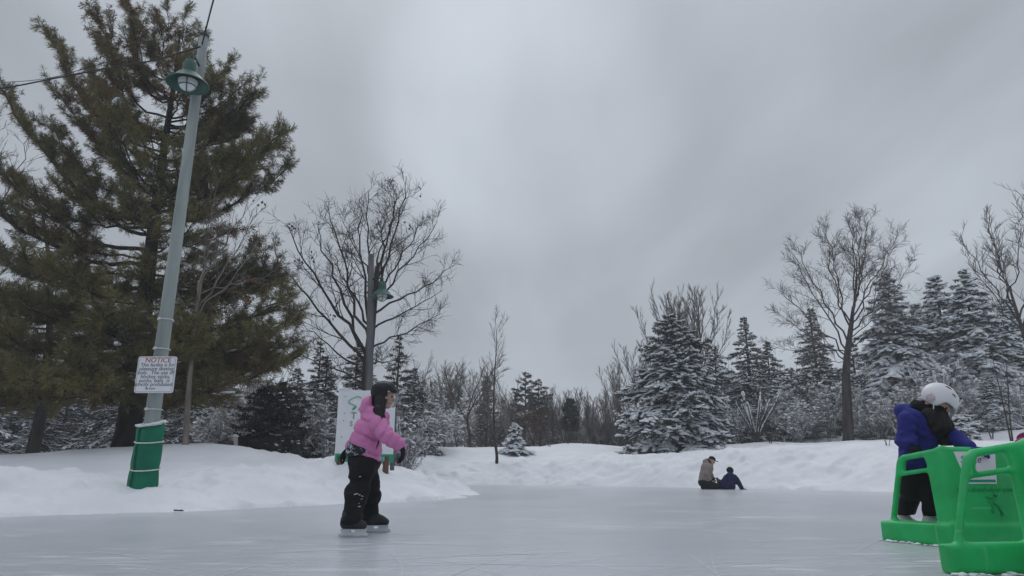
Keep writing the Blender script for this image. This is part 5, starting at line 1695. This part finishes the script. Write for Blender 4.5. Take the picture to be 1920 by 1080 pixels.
# ---------------- the skater in pink
def pink_skater():
    Y0 = 6.65
    P = lambda x, y, dy=0: at(x, y, Y0 + dy)
    base = P(675, 995); base[2] = 0
    up = np.array([0, 0, 1.0]); fx = np.array([1.0, 0, 0]); ay = np.array([0, 1.0, 0])
    hc = P(721, 744)
    f, R, q = head_sdf(hc, [1, .10, -.12], [.12, 0, 1], .92)
    neck = cap(hc + [-.02, 0, -.06], P(704, 785), .045, .055)
    hr, ph1 = hand_sdf(P(754, 836, -.20), P(757, 858, -.22) - P(754, 836, -.20), np.array([-.85, .15, -.2]), -1, .155, .40, .8)
    hl, ph2 = hand_sdf(P(656, 840, .25), P(641, 858, .24) - P(656, 840, .25), np.array([.5, -.5, -.4]), 1, .155, .30, .8)
    body = U([f, neck, cap(P(684, 840), P(704, 792), .105, .10, (ay, 1.25)), cap(P(706, 795, -.13), P(712, 795, .13), .06), chain([P(712, 795, -.18), P(728, 820, -.235), P(750, 834, -.20)], [.05, .042, .032]), chain([P(706, 795, .18), P(677, 824, .25), P(657, 838, .25)], [.05, .042, .032]),
              cap(P(680, 855, -.06), P(683, 855, .06), .09), chain([P(680, 866, -.08), P(668, 926, -.13), P(662, 962, -.19)], [.08, .06, .035]), chain([P(688, 866, .08), P(692, 924, .13), P(694, 952, .18)], [.08, .06, .035]), hr, hl], .02)
    lo, hi = bounds([hc, P(664, 985, -.19), P(699, 975, .18), P(760, 860, -.2), P(638, 860, .25)] + ph1 + ph2, .17)
    V, Q = nets(body, lo, hi, .0095)
    root = obj('person', make_mesh('person', relax(V, Q, 1) - base, [Q], M['skin']), None, base)
    tag(root, 'child in pink puffer jacket and black helmet gliding to the right on skates', 'person')
    eyes(root, q, base, .92)
    # jacket
    tors = U([cap(P(681, 838), P(700, 795), .142, .140, (ay, 1.15)), cap(P(700, 790, -.13), P(712, 790, .13), .092), ell(P(690, 815), (.14, .19, .17)), cap(P(694, 848, -.03), P(700, 856, .0), .10, .085, (ay, 1.4))], .05)
    hood = U([ell(P(691, 757), (.070, .115, .078)), ell(P(687, 768), (.064, .112, .062)), cap(P(698, 773, -.12), P(698, 773, .12), .060), cap(P(712, 779, -.10), P(716, 779, .10), .055), cap(P(722, 781, -.02), P(722, 781, .04), .045)], .03)
    neckhole = ell(P(716, 757, 0), (.085, .085, .11))
    armn = chain([P(710, 796, -.17), P(727, 818, -.235), P(749, 834, -.205)], [.086, .080, .060], .03)
    armf = chain([P(704, 796, .18), P(678, 822, .26), P(659, 836, .255)], [.088, .08, .062], .03)
    aX = nrm(P(700, 795) - P(681, 838))
    d1 = nrm(P(748, 832, -.205) - P(727, 818, -.245)); d0 = nrm(P(727, 818, -.245) - P(710, 796, -.18))
    pt = P(648, 834)
    hemn = nrm(np.cross(P(703, 864) - P(648, 834), ay)); hemn = hemn if hemn[2] < 0 else -hemn
    tcut = cut(tors, pt, hemn, .02)
    def tq(X): return tcut(X) + qn(X, aX, P(690, 818), .125, .024, .012) + .012 * fbm(X * np.array([9, 9, 16]), 4, 3)
    def an(X): return armn(X) + .013 * np.exp(-(((X - P(727, 818, -.245)) @ d0) / .012) ** 2) + qn(X, d1, P(731, 821, -.24), .075, .016, .009) + .010 * fbm(X * 13, 7, 3)
    def af(X): return armf(X) + .007 * fbm(X * 13, 8, 2)
    hd = sub(hood, neckhole, .02)
    def hq(X): return hd(X) + .008 * fbm(X * 10, 15, 2)
    def jf(X):
        d = smin(tq(X), an(X), .016)
        d = smin(d, af(X), .02)
        return smin(d, hq(X), .012)
    jk = solid('jacket', jf, lo - .03, hi + .03, .0095, M['pink_puffer'], base, root, 1)
    zp = Acc()
    zp.tube(np.array([P(713, 818, -.232), P(711, 826, -.225), P(708, 834, -.215), P(705, 842, -.20)]), [.004, .007, .007, .003], 5)
    obj('pocket_zip', zp.mesh('pocket_zip', M['black_knit'], off=base), jk)
    # band of patterned inner layer
    bd = cap(P(678, 846), P(686, 834), .145, .135, (ay, 1.22))
    bnd = cut(cut(bd, P(653, 857), [.12, 0, -1.0], .01), P(652, 826), [-.2, 0, 1.0], .01)
    solid('waistband', bnd, *bounds([P(640, 870, -.25), P(720, 810, .25)], .06), .010, M['pattern_band'], base, root, 1)
    # snow trousers
    hip = cap(P(677, 850), P(683, 872), .128, .138, (ay, 1.2))
    ln = chain([P(680, 872, -.075), P(670, 924, -.125), P(659, 976, -.19)], [.114, .099, .100], .04)
    lf = chain([P(688, 872, .075), P(692, 922, .125), P(694, 970, .18)], [.112, .098, .088], .04)
    legs = U([hip, ln, lf], .03)
    tr = cut(cut(legs, P(677, 839), [-.25, 0, 1.0], .01), P(661, 980, -.19), [.25, 0, -1.0], .008)
    def tf(X):
        ysp = X[:, 1] > Y0 + .02
        return tr(X) + .017 * fbm(X * np.array([8, 8, 17]), 12, 3) + .010 * np.exp(-((X[:, 2] - P(690, 945)[2]) / .02) ** 2) * ysp
    solid('trousers', tf, *bounds([P(640, 990, -.35), P(715, 835, .35), P(660, 1000, -.2)], .08), .0095, M['black_pants'], base, root, 1)
    sn = Acc(); rng = np.random.default_rng(5)
    pts = [(666, 927), (669, 926), (674, 928), (678, 930), (680, 931), (678, 936), (662, 940), (661, 945), (673, 944), (674, 950), (675, 894), (664, 928)]
    sn.pads(np.array([P(x, y, -.125 - .120) for x, y in pts]), np.tile([1.0, 0, .2], (len(pts), 1)), rng.uniform(.003, .007, len(pts)), rng, 0, .8, 2.0)
    obj('snow_specks', sn.mesh('snow_specks', M['tree_snow'], off=base), root)
    solid('glove', hr_fat(P(754, 836, -.20), P(757, 858, -.22), [-.85, .15, -.2], -1, .165, .42), *bounds(ph1, .06), .0055, M['black_glove'], base, root, 1)
    solid('glove', hr_fat(P(656, 840, .25), P(641, 858, .24), [.5, -.5, -.4], 1, .165, .30), *bounds(ph2, .06), .0055, M['black_glove'], base, root, 1)
    # helmet with cage, hair
    hp = lambda x, y, z: q(x, y, z)
    sh = ell(hp(-.012, 0, .045), np.array([.128, .102, .112]), R)
    sh2 = ell(hp(-.012, 0, .045), np.array([.128, .102, .112]) - .014, R)
    ear = U([cap(hp(-.01, -.085, .0), hp(-.005, -.078, -.045), .034, .026), cap(hp(-.01, .085, .0), hp(-.005, .078, -.045), .034, .026)], .01)
    brow = cap(hp(.105, -.055, .066), hp(.105, .055, .066), .016)
    def hf(X):
        d = -smin(-sh(X), sh2(X), .005)
        d = np.maximum(d, -smin(-((X - hp(.02, 0, .018)) @ (R @ nrm(np.array([-.55, 0, 1.0])))) * 1.0, np.full(len(X), 9.0), .01) * -1) if False else d
        cutp = (hp(.055, 0, .045) - X) @ (R @ nrm(np.array([.38, 0, 1.0])))
        cutb = (hp(-.05, 0, -.035) - X) @ (R @ np.array([0, 0, 1.0]))
        d = np.maximum(d, np.minimum(np.maximum(cutp, -9), np.maximum(cutp, -9)) if False else np.maximum(cutb, np.where(((X - hp(.035, 0, 0)) @ (R @ np.array([1.0, 0, 0]))) > 0, (hp(0, 0, .05) - X) @ (R @ np.array([0, 0, 1.0])), -9)))
        d = smin(d, ear(X), .012)
        d = smin(d, brow(X), .02)
        ridge = np.abs(((X - hc) @ R[:, 1]))
        return d + .004 * np.exp(-((ridge - .045) / .008) ** 2)
    hm = solid('helmet', hf, *bounds([hc], .19), .007, M['helmet_black'], base, root, 1)
    cg = Acc()
    for y in (-.062, -.032, 0, .032, .062):
        k = 1 - (y / .09) ** 2 * .35
        cg.tube(np.array([hp(.108 * k + .012, y, .062), hp(.135 * k, y, .02), hp(.138 * k, y, -.04), hp(.115 * k, y * .8, -.095)]), .0028, 5)
    for z in (.03, -.01, -.05, -.09):
        th = np.linspace(-1.25, 1.25, 9)
        cg.tube(np.array([hp(.135 * math.cos(t) - .004 + (0 if z > -.07 else -.015), .098 * math.sin(t), z) for t in th]), .0028, 5)
    obj('face_cage', cg.mesh('face_cage', M['steel'], off=base), hm)
    st = Acc()
    st.box(hp(.03, -.101, .052), (.022, .003, .004), R); st.box(hp(.02, -.106, -.01), (.012, .003, .003), R); st.box(hp(.03, -.104, -.022), (.012, .003, .003), R)
    obj('helmet_marks', st.mesh('helmet_marks', M['holder_white'], False, off=base), hm)
    hair = U([ell(hp(-.045, 0, -.02), np.array([.07, .078, .085])), chain([hp(-.03, -.08, -.03), P(711, 770, -.135), P(713, 785, -.175), P(715, 797, -.205)], [.05, .052, .04, .014], .02), chain([hp(-.02, .07, -.03), P(716, 772, .08), P(722, 784, .08)], [.04, .035, .012], .02), cap(hp(.005, -.07, -.03), hp(.01, -.068, -.10), .024, .02)], .03)
    def hrf(X): return hair(X) + .007 * np.sin((X @ np.array([60.0, 95, 6]))) * .8
    solid('hair', hrf, *bounds([hc, P(716, 799, -.22)], .15), .0075, M['hair'], base, root, 1)
    h1 = onz(640, 1004); h1[2] = 0
    skate(root, P(641, 985, -.21) * [1, 1, 0], math.radians(-3), base, M['boot_black'])
    skate(root, P(690, 978, .20) * [1, 1, 0] + [-.025, 0, 0], math.radians(10), base, M['boot_black'])
def hr_fat(w, e, n, th, size, curl):
    f, _ = hand_sdf(np.asarray(w), np.asarray(e) - np.asarray(w), np.array(n, float), th, size, curl, 1.12)
    return rough(f, .002, 40, 3)
pink_skater()

# ---------------- the person in blue bending over the aid
def blue_person():
    Y0 = 6.10
    P = lambda x, y, dy=0: at(x, y, Y0 + dy)
    base = P(1722, 1000); base[2] = 0
    ay = np.array([0, 1.0, 0])
    fwd = nrm(np.array([.80, -.50, -.62])); up = nrm(np.array([.62, -.25, .78]))
    hc = P(1757, 757, -.12)
    f, R, q = head_sdf(hc, fwd, up, .98)
    rh = P(1711, 834, -.17); rhd = P(1722, 858, -.33) - rh
    lh = P(1818, 838, -.42); lhd = P(1842, 843, -.50) - lh
    hr, ph1 = hand_sdf(rh, rhd, np.array([.1, .75, -.6]), -1, .15, .7, .85)
    hl, ph2 = hand_sdf(lh, lhd, np.array([0, .1, -1.0]), 1, .15, .35, .85)
    sR, sL = P(1703, 790, -.13), P(1757, 795, .05)
    eR, eL = P(1694, 824, -.10), P(1797, 824, -.20)
    body = U([f, cap(hc + up * -.05 + fwd * -.03, P(1722, 778, 0), .048, .06), cap(P(1718, 865), P(1726, 800), .10, .10), cap(sR, sL, .05), chain([sR, eR, rh], [.048, .040, .030]), chain([sL, eL, lh], [.055, .045, .033]), chain([P(1711, 888, .02), P(1709, 918, .02), P(1701, 950, .14)], [.07, .045, .03]), chain([P(1736, 888, -.02), P(1746, 925, -.08), P(1748, 960, -.05)], [.07, .045, .03]), hr, hl], .025)
    lo, hi = bounds([hc, rh, lh, P(1700, 990, .25), P(1748, 1000, -.1), P(1690, 780), eR, sR, eL, sL] + ph1 + ph2, .2)
    V, Q = nets(body, lo, hi, .010)
    root = obj('person', make_mesh('person', relax(V, Q, 1) - base, [Q], M['skin']), None, base)
    tag(root, 'person in purple-blue jacket and white helmet bending over the farther green skating aid', 'person')
    eyes(root, q, base, .98)
    tors = U([cap(P(1716, 880), P(1722, 815), .142, .140), cap(P(1708, 790, -.08), P(1752, 795, .04), .092, .085), ell(P(1722, 812), (.145, .145, .17))], .05)
    tors = cut(tors, P(1716, 890), [0, 0, -1.0], .02)
    ar = chain([sR, eR, rh + [0, 0, .02]], [.080, .066, .050], .03)
    al = chain([sL, eL, lh], [.076, .064, .050], .03)
    hood = U([cap(P(1692, 769, -.02), P(1722, 766, .12), .050), cap(P(1692, 768, -.05), P(1718, 778, -.16), .040), cap(P(1690, 772, 0), P(1696, 786, .05), .055)], .04)
    def jf(X):
        d = smin(tors(X) + .014 * fbm(X * np.array([8, 8, 13]), 3, 3), ar(X) + .013 * fbm(X * np.array([10, 10, 20]), 5, 3), .012)
        d = smin(d, al(X) + .007 * fbm(X * 13, 6, 2), .02)
        return smin(d, hood(X) + .005 * fbm(X * 12, 9, 2), .02)
    jk = solid('jacket', jf, lo, hi, .010, M['blue_jacket'], base, root, 1)
    # black neck warmer and long dark hair falling forward
    sc = U([cap(P(1718, 760, .02), P(1730, 768, -.06), .050, .055), cap(P(1728, 766, -.05), P(1750, 778, -.12), .062, .055), ell(q(.028, 0, -.055), np.array([.082, .078, .075]), R)], .04)
    solid('neck_warmer', rough(sc, .006, 16, 2), *bounds([P(1716, 757), P(1752, 785, -.14), P(1728, 770), hc], .16), .009, M['black_knit'], base, root, 1)
    hair = U([chain([P(1750, 776, -.14), P(1757, 798, -.13), P(1765, 824, -.10)], [.052, .062, .05], .04), chain([P(1766, 778, -.15), P(1774, 800, -.14), P(1784, 828, -.13)], [.048, .052, .030], .04), cap(P(1738, 778, -.13), P(1746, 806, -.12), .045, .035)], .05)
    solid('hair', lambda X: hair(X) + .006 * np.sin(X @ np.array([105.0, 90, -22])), *bounds([P(1746, 770, -.1), P(1795, 832, -.22)], .12), .009, M['hair'], base, root, 1)
    # helmet
    E = np.array([.145, .118, .128])
    hcn = q(-.01, 0, .055)
    sh, sh2 = ell(hcn, E, R), ell(hcn, E - .016, R)
    def hf(X):
        L = (X - hc) @ R
        d = -smin(-sh(X), sh2(X), .005)
        low = np.where(L[:, 0] > .03, .040, np.where(L[:, 0] > -.04, -.035, -.02))
        t = smooth((L[:, 0] + .0) / .06)
        low = -.04 * (1 - t) + .035 * t
        d = np.maximum(d, low - L[:, 2])
        for x, y in ((.03, -.07), (-.02, -.085), (.06, -.045), (.0, .03), (.05, .03)):
            pass
        return d
    hm = solid('helmet', hf, *bounds([hcn], .18), .0075, M['helmet_white'], base, root, 1)
    def on_shell(x, y):      # point on the shell above local (x, y)
        z = math.sqrt(max(1 - (x / E[0]) ** 2 - (y / E[1]) ** 2, 0)) * E[2]
        return hcn + R @ np.array([x, y, z])
    vt = Acc()
    for x0, y0, x1, y1 in ((-.02, -.075, .035, -.068), (.055, -.088, .095, -.070), (.05, -.03, .09, -.024), (-.03, -.02, .03, -.02), (-.02, .04, .04, .04), (.06, .06, .1, .05)):
        p = np.array([on_shell(x0 + (x1 - x0) * t, y0 + (y1 - y0) * t) for t in np.linspace(0, 1, 6)])
        vt.tube(p, [.001, .0055, .0065, .0065, .0055, .001], 6)
    obj('helmet_vents', vt.mesh('helmet_vents', M['vent'], off=base), hm)
    ep = Acc()
    for sgn in (-1, 1):
        ctr = hcn + R @ np.array([-.050, sgn * .108, -.055])
        Rn = np.stack([R[:, 0], R[:, 2], R[:, 1] * sgn], -1)
        ep.lathe([(.034, -.006), (.036, .004), (.026, .009), (0, .011)], ctr, 16, Rn)
    obj('ear_pad', ep.mesh('ear_pad', M['pink_mark'], off=base), hm)
    sp = Acc()
    for sgn in (-1, 1):
        sp.tube(np.array([q(-.02, sgn * .098, -.02), q(.01, sgn * .088, -.07), q(.045, sgn * .03, -.118), q(.05, 0, -.122)]), .005, 5)
    obj('chin_strap', sp.mesh('chin_strap', M['cord_white'], off=base), hm)
    # trousers: one leg stepping back
    hip = cap(P(1718, 868), P(1722, 886), .140, .140)
    l1 = chain([P(1710, 888, .02), P(1709, 918, .02), P(1699, 962, .18)], [.105, .085, .066], .03)
    l2 = chain([P(1736, 888, -.02), P(1746, 925, -.08), P(1749, 978, -.05)], [.100, .080, .068], .03)
    tr = U([hip, l1, l2], .03)
    tr = cut(cut(tr, P(1720, 866), [0, 0, 1.0]), at(1747, 968, Y0 - .05), [0, 0, -1.0], .008)
    solid('trousers', lambda X: tr(X) + .009 * fbm(X * np.array([8, 8, 16]), 22, 3), *bounds([P(1690, 990, .25), P(1765, 860, -.2), P(1700, 860, .2)], .12), .010, M['black_pants'], base, root, 1)
    solid('glove', hr_fat(rh, rh + rhd, [.1, .75, -.6], -1, .165, .7), *bounds(ph1, .06), .006, M['black_glove'], base, root, 1)
    solid('glove', hr_fat(lh, lh + lhd, [0, .1, -1.0], 1, .16, .35), *bounds(ph2, .06), .006, M['blue_jacket'], base, root, 1)
    a1 = P(1698, 970, .22); a2 = P(1748, 985, -.05)
    skate(root, [a1[0] - .03, a1[1] + .06, 0.0], math.radians(-60), base, M['boot_white'], .23, 0, False, .24)
    skate(root, [a2[0] - .03, a2[1] + .06, 0.0], math.radians(-50), base, M['boot_white'], .23, 0, False, .24)
blue_person()

# ---------------- two people low on the ice at the far bank
def kneeler():
    Y0 = 21.6
    P = lambda x, y, dy=0: at(x, y, Y0 + dy)
    zoom = lambda zx, zy, dy=0: P(1280 + zx / 9.82, 830 + zy / 9.82, dy)
    base = zoom(450, 860); base[2] = 0
    lift = -zoom(450, 858)[2]
    Z = lambda x, y, dy=0: zoom(x, y, dy) + np.array([0, 0, lift])
    ay = np.array([0, 1.0, 0])
    hc = Z(535, 335)
    f, R, q = head_sdf(hc, [.86, -.1, -.42], [.35, 0, .93], 1.0)
    hr, ph1 = hand_sdf(Z(500, 670, -.2), np.array([.5, .1, -.8]), np.array([-.2, .9, 0]), -1, .17, .4)
    hl, ph2 = hand_sdf(Z(540, 640, .18), np.array([.5, -.1, -.8]), np.array([-.2, -.9, 0]), 1, .17, .4)
    arms = [([Z(440, 440, -.2), Z(430, 560, -.26), Z(495, 660, -.2)], [.055, .048, .036]), ([Z(460, 440, .2), Z(490, 550, .24), Z(538, 630, .18)], [.055, .048, .036])]
    thigh = [([Z(400, 740, -.09), Z(600, 800, -.13)], [.09, .07]), ([Z(410, 740, .09), Z(610, 800, .13)], [.09, .07])]
    shin = [([Z(600, 815, -.13), Z(380, 820, -.12)], [.06, .045]), ([Z(610, 815, .13), Z(390, 820, .12)], [.06, .045])]
    body = U([f, cap(hc + [-.03, 0, -.06], Z(460, 430), .05, .07), cap(Z(400, 700), Z(455, 450), .13, .14, (ay, 1.25)), cap(Z(445, 435, -.17), Z(445, 435, .17), .07)] + [chain(*a) for a in arms + thigh + shin] + [hr, hl], .03)
    lo, hi = bounds([hc, Z(330, 850, -.2), Z(680, 850, .2), Z(330, 400)] + ph1 + ph2, .2)
    V, Q = nets(body, lo, hi, .013)
    root = obj('person', make_mesh('person', relax(V, Q, 1) - base, [Q], M['skin']), None, base)
    tag(root, 'person in beige hooded coat and black cap kneeling on the ice at the far bank', 'person')
    eyes(root, q, base, 1.0)
    coat = U([cut(cap(Z(395, 690), Z(450, 470), .17, .18, (ay, 1.2)), Z(400, 720), [.15, 0, -1.0]), cap(Z(440, 440, -.16), Z(445, 440, .16), .105), chain(arms[0][0], [.095, .085, .068], .03), chain(arms[1][0], [.095, .085, .068], .03), cap(Z(425, 350, -.06), Z(440, 375, .10), .085), cap(Z(470, 400, -.05), Z(520, 415, 0), .075, .06)], .04)
    coat = sub(coat, ell(Z(505, 345), (.10, .10, .11)), .03)
    solid('coat', rough(coat, .009, 9, 2, 3), lo, hi, .013, M['beige_coat'], base, root, 1)
    solid('hood_lining', cap(Z(455, 330, 0), Z(500, 380, 0), .065, .05, (ay, 1.6)), *bounds([Z(455, 330), Z(500, 380)], .16), .012, M['black_knit'], base, root, 1)
    pants = U([cap(Z(390, 730), Z(420, 760), .165, .15, (ay, 1.2)), chain(thigh[0][0], [.125, .10]), chain(thigh[1][0], [.125, .10]), chain(shin[0][0], [.09, .08]), chain(shin[1][0], [.09, .08])], .04)
    pants = cut(cut(pants, Z(400, 660), [0, 0, 1.0]), base + [0, 0, .004], [0, 0, -1.0], .006)
    solid('trousers', rough(pants, .008, 9, 4), lo, hi, .013, M['black_pants'], base, root, 1)
    capf = U([cut(ell(q(-.005, 0, .055), (.108, .088, .085), R), q(0, 0, .035), R @ np.array([0, 0, -1.0]), .008), ell(q(.125, 0, .040), (.075, .065, .010), R)], .012)
    solid('cap', capf, *bounds([hc], .22), .010, M['black_knit'], base, root, 1)
    solid('glove', hr_fat(Z(500, 670, -.2), Z(500, 670, -.2) + np.array([.5, .1, -.8]), [-.2, .9, 0], -1, .18, .4), *bounds(ph1, .06), .008, M['black_glove'], base, root, 1)
    solid('glove', hr_fat(Z(540, 640, .18), Z(540, 640, .18) + np.array([.5, -.1, -.8]), [-.2, -.9, 0], 1, .18, .4), *bounds(ph2, .06), .008, M['black_glove'], base, root, 1)
    for dy in (-.12, .12):
        h = Z(345, 700, dy); h[2] = max(h[2], .26)
        skate(root, h, math.radians(0), base, M['boot_white'], .27, -PI / 2 + .12, False, .2)
kneeler()

def sitter():
    Y0 = 21.3
    P = lambda x, y, dy=0: at(x, y, Y0 + dy)
    zoom = lambda zx, zy, dy=0: P(1280 + zx / 9.82, 830 + zy / 9.82, dy)
    base = zoom(840, 860); base[2] = 0
    lift = -zoom(840, 862)[2]
    Z = lambda x, y, dy=0: zoom(x, y, dy) + np.array([0, 0, lift])
    hc = Z(868, 535, .04)
    f, R, q = head_sdf(hc, [-.35, .92, -.1], [0, .05, 1], .98)
    hr, ph1 = hand_sdf(Z(1085, 845, -.02), np.array([.9, -.1, -.12]), np.array([0, 0, -1.0]), 1, .16, .12)
    hl, ph2 = hand_sdf(Z(690, 800, .10), np.array([-.7, .3, -.35]), np.array([0, 0, -1.0]), -1, .16, .3)
    aR = [Z(960, 640, 0), Z(1035, 740, -.05), Z(1088, 835, -.02)]; aL = [Z(800, 650, .02), Z(735, 735, .06), Z(680, 795, .10)]
    l1 = [Z(800, 815, .10), Z(700, 835, .42), Z(650, 845, .75)]; l2 = [Z(880, 815, .10), Z(830, 800, .45), Z(800, 845, .80)]
    body = U([f, cap(hc + [0, 0, -.06], Z(870, 610), .05, .07), cap(Z(835, 790), Z(872, 650), .14, .13), cap(Z(820, 645), Z(945, 640), .07), chain(aR, [.055, .045, .034]), chain(aL, [.055, .045, .034]), chain(l1, [.09, .065, .045]), chain(l2, [.09, .065, .045]), hr, hl], .03)
    lo, hi = bounds([hc, Z(640, 860, .8), Z(1160, 860), Z(830, 860, -.15)] + ph1 + ph2 + l1 + l2, .2)
    V, Q = nets(body, lo, hi, .013)
    root = obj('person', make_mesh('person', relax(V, Q, 1) - base, [Q], M['skin']), None, base)
    tag(root, 'person in navy coat sitting on the ice, back turned, propped on one arm', 'person')
    eyes(root, q, base, .98)
    coat = U([cap(Z(835, 790), Z(872, 670), .185, .165, (np.array([1.0, 0, 0]), 1.12)), cap(Z(830, 650), Z(935, 645), .095), chain(aR, [.085, .072, .058], .03), chain(aL, [.085, .078, .06], .03), cap(Z(850, 590, -.06), Z(905, 590, -.06), .065)], .04)
    coat = cut(coat, base + [0, 0, .01], [0, 0, -1.0], .01)
    solid('coat', rough(coat, .009, 9, 6, 3), lo, hi, .013, M['navy_coat'], base, root, 1)
    yk = cut(U([cap(Z(835, 652), Z(930, 648), .101), cap(Z(852, 592, -.06), Z(903, 592, -.06), .069)], .05), Z(870, 690), [0, 0, -1.0])
    solid('coat_yoke', rough(yk, .004, 9, 6, 3), *bounds([Z(820, 700), Z(950, 560)], .2), .012, M['navy_yoke'], base, root, 1)
    hat = cut(ell(q(-.012, 0, .04), (.115, .098, .105), R), q(0, 0, -.01), R @ np.array([.35, 0, -1.0]), .01)
    solid('knit_hat', rough(hat, .003, 40, 2), *bounds([hc], .2), .010, M['black_knit'], base, root, 1)
    pants = U([cap(Z(800, 810, .04), Z(880, 810, .04), .15), chain(l1, [.125, .1, .085], .03), chain(l2, [.125, .1, .085], .03)], .04)
    pants = cut(pants, base + [0, 0, .003], [0, 0, -1.0], .006)
    solid('trousers', rough(pants, .008, 9, 4), lo, hi, .013, M['black_pants'], base, root, 1)
    solid('glove', hr_fat(Z(1085, 845, -.02), Z(1085, 845, -.02) + np.array([.9, -.1, -.12]), [0, 0, -1.0], 1, .17, .12), *bounds(ph1, .06), .008, M['black_glove'], base, root, 1)
    solid('glove', hr_fat(Z(690, 800, .10), Z(690, 800, .10) + np.array([-.7, .3, -.35]), [0, 0, -1.0], -1, .17, .3), *bounds(ph2, .06), .008, M['black_glove'], base, root, 1)
    for e in (l1[-1], l2[-1]):
        skate(root, [e[0] + .02, e[1] + .06, .09], math.radians(100), base, M['boot_black'], .26, 1.05, False, .2)
sitter()

# ---------------- a small child at the right edge; only a sleeve and a bit of hat reach into the picture
def child():
    Y0 = 5.05
    P = lambda x, y, dy=0: at(x, y, Y0 + dy)
    hc = P(1968, 812)
    base = hc.copy(); base[2] = 0
    f, R, q = head_sdf(hc, [-.9, -.35, -.25], [-.2, 0, 1], .86)
    sh = hc + np.array([.05, .02, -.17])
    hip = hc + np.array([.16, .05, -.48])
    a1 = [sh + [-.02, -.13, 0], P(1945, 838, -.16), P(1922, 824, -.26)]
    a2 = [sh + [0, .15, 0], sh + [.06, .20, -.18], sh + [.02, .16, -.34]]
    hr, ph1 = hand_sdf(a1[-1], P(1903, 822, -.36) - a1[-1], np.array([0, -.2, -1.0]), 1, .12, .3)
    hl, ph2 = hand_sdf(a2[-1], np.array([-1, -.2, -.3]), np.array([0, 0, -1.0]), -1, .12, .4)
    l1 = [hip + [0, -.07, 0], hip + [-.03, -.09, -.18], np.array([hip[0], hip[1] - .1, .10])]; l2 = [hip + [0, .07, 0], hip + [.03, .09, -.18], np.array([hip[0] + .05, hip[1] + .1, .10])]
    body = U([f, cap(hc + [0, 0, -.06], sh, .04, .05), cap(hip, sh, .09, .085), chain(a1, [.04, .035, .026]), chain(a2, [.04, .035, .026]), chain(l1, [.065, .05, .035]), chain(l2, [.065, .05, .035]), hr, hl], .02)
    lo, hi = bounds([hc, hip, l1[-1] - [0, 0, .1], l2[-1]] + a1 + a2 + ph1 + ph2, .14)
    V, Q = nets(body, lo, hi, .011)
    root = obj('person', make_mesh('person', relax(V, Q, 1) - base, [Q], M['skin']), None, base)
    tag(root, 'child in plum and magenta winter clothes reaching in at the right edge', 'person')
    eyes(root, q, base, .86)
    coat = U([cap(hip, sh, .135, .12), cap(sh + [0, -.11, 0], sh + [0, .11, 0], .07), chain(a1, [.065, .058, .05], .03), chain(a2, [.065, .058, .05], .03)], .03)
    solid('jacket', rough(coat, .007, 11, 2, 3), lo, hi, .011, M['plum'], base, root, 1)
    hat = cut(U([ell(q(-.01, 0, .035), (.115, .1, .11), R), ell(q(-.03, 0, .165), (.045, .045, .045))], .01), q(0, 0, -.005), R @ np.array([.3, 0, -1.0]), .01)
    solid('knit_hat', rough(hat, .004, 40, 2), *bounds([hc], .25), .009, M['magenta'], base, root, 1)
    pants = cut(U([cap(hip + [0, 0, -.02], hip + [0, 0, .05], .125), chain(l1, [.095, .085, .075]), chain(l2, [.095, .085, .075])], .03), [0, 0, .10], [0, 0, -1.0])
    solid('trousers', rough(pants, .006, 11, 2), lo, hi, .011, M['black_pants'], base, root, 1)
    solid('mitten', hr_fat(a1[-1], P(1903, 822, -.36), [0, -.2, -1.0], 1, .13, .3), *bounds(ph1, .05), .006, M['magenta'], base, root, 1)
    solid('mitten', hr_fat(a2[-1], a2[-1] + np.array([-1, -.2, -.3]), [0, 0, -1.0], -1, .13, .4), *bounds(ph2, .05), .006, M['magenta'], base, root, 1)
    skate(root, [l1[-1][0] + .04, l1[-1][1], 0], PI, base, M['boot_white'], .19, 0, False, .16)
    skate(root, [l2[-1][0] + .04, l2[-1][1], 0], PI, base, M['boot_white'], .19, 0, False, .16)
child()
# ------------------------------------------------------------------ thin winter air
def haze():
    a = Acc()
    a.box((0, 0, 19.5), (420, 420, 21.5))
    m = bpy.data.materials.new('haze_air'); m.use_nodes = True
    nt = m.node_tree
    nt.nodes.remove(nt.nodes['Principled BSDF'])
    v = nt.nodes.new('ShaderNodeVolumePrincipled')
    v.inputs['Color'].default_value = (.90, .93, .97, 1)
    v.inputs['Density'].default_value = .0017
    v.inputs['Anisotropy'].default_value = .1
    nt.links.new(v.outputs[0], nt.nodes['Material Output'].inputs['Volume'])
    o = obj('haze', a.mesh('haze', m, False))
    tag(o, kind='stuff')
haze()
bpy.context.scene.cycles.volume_bounces = 1
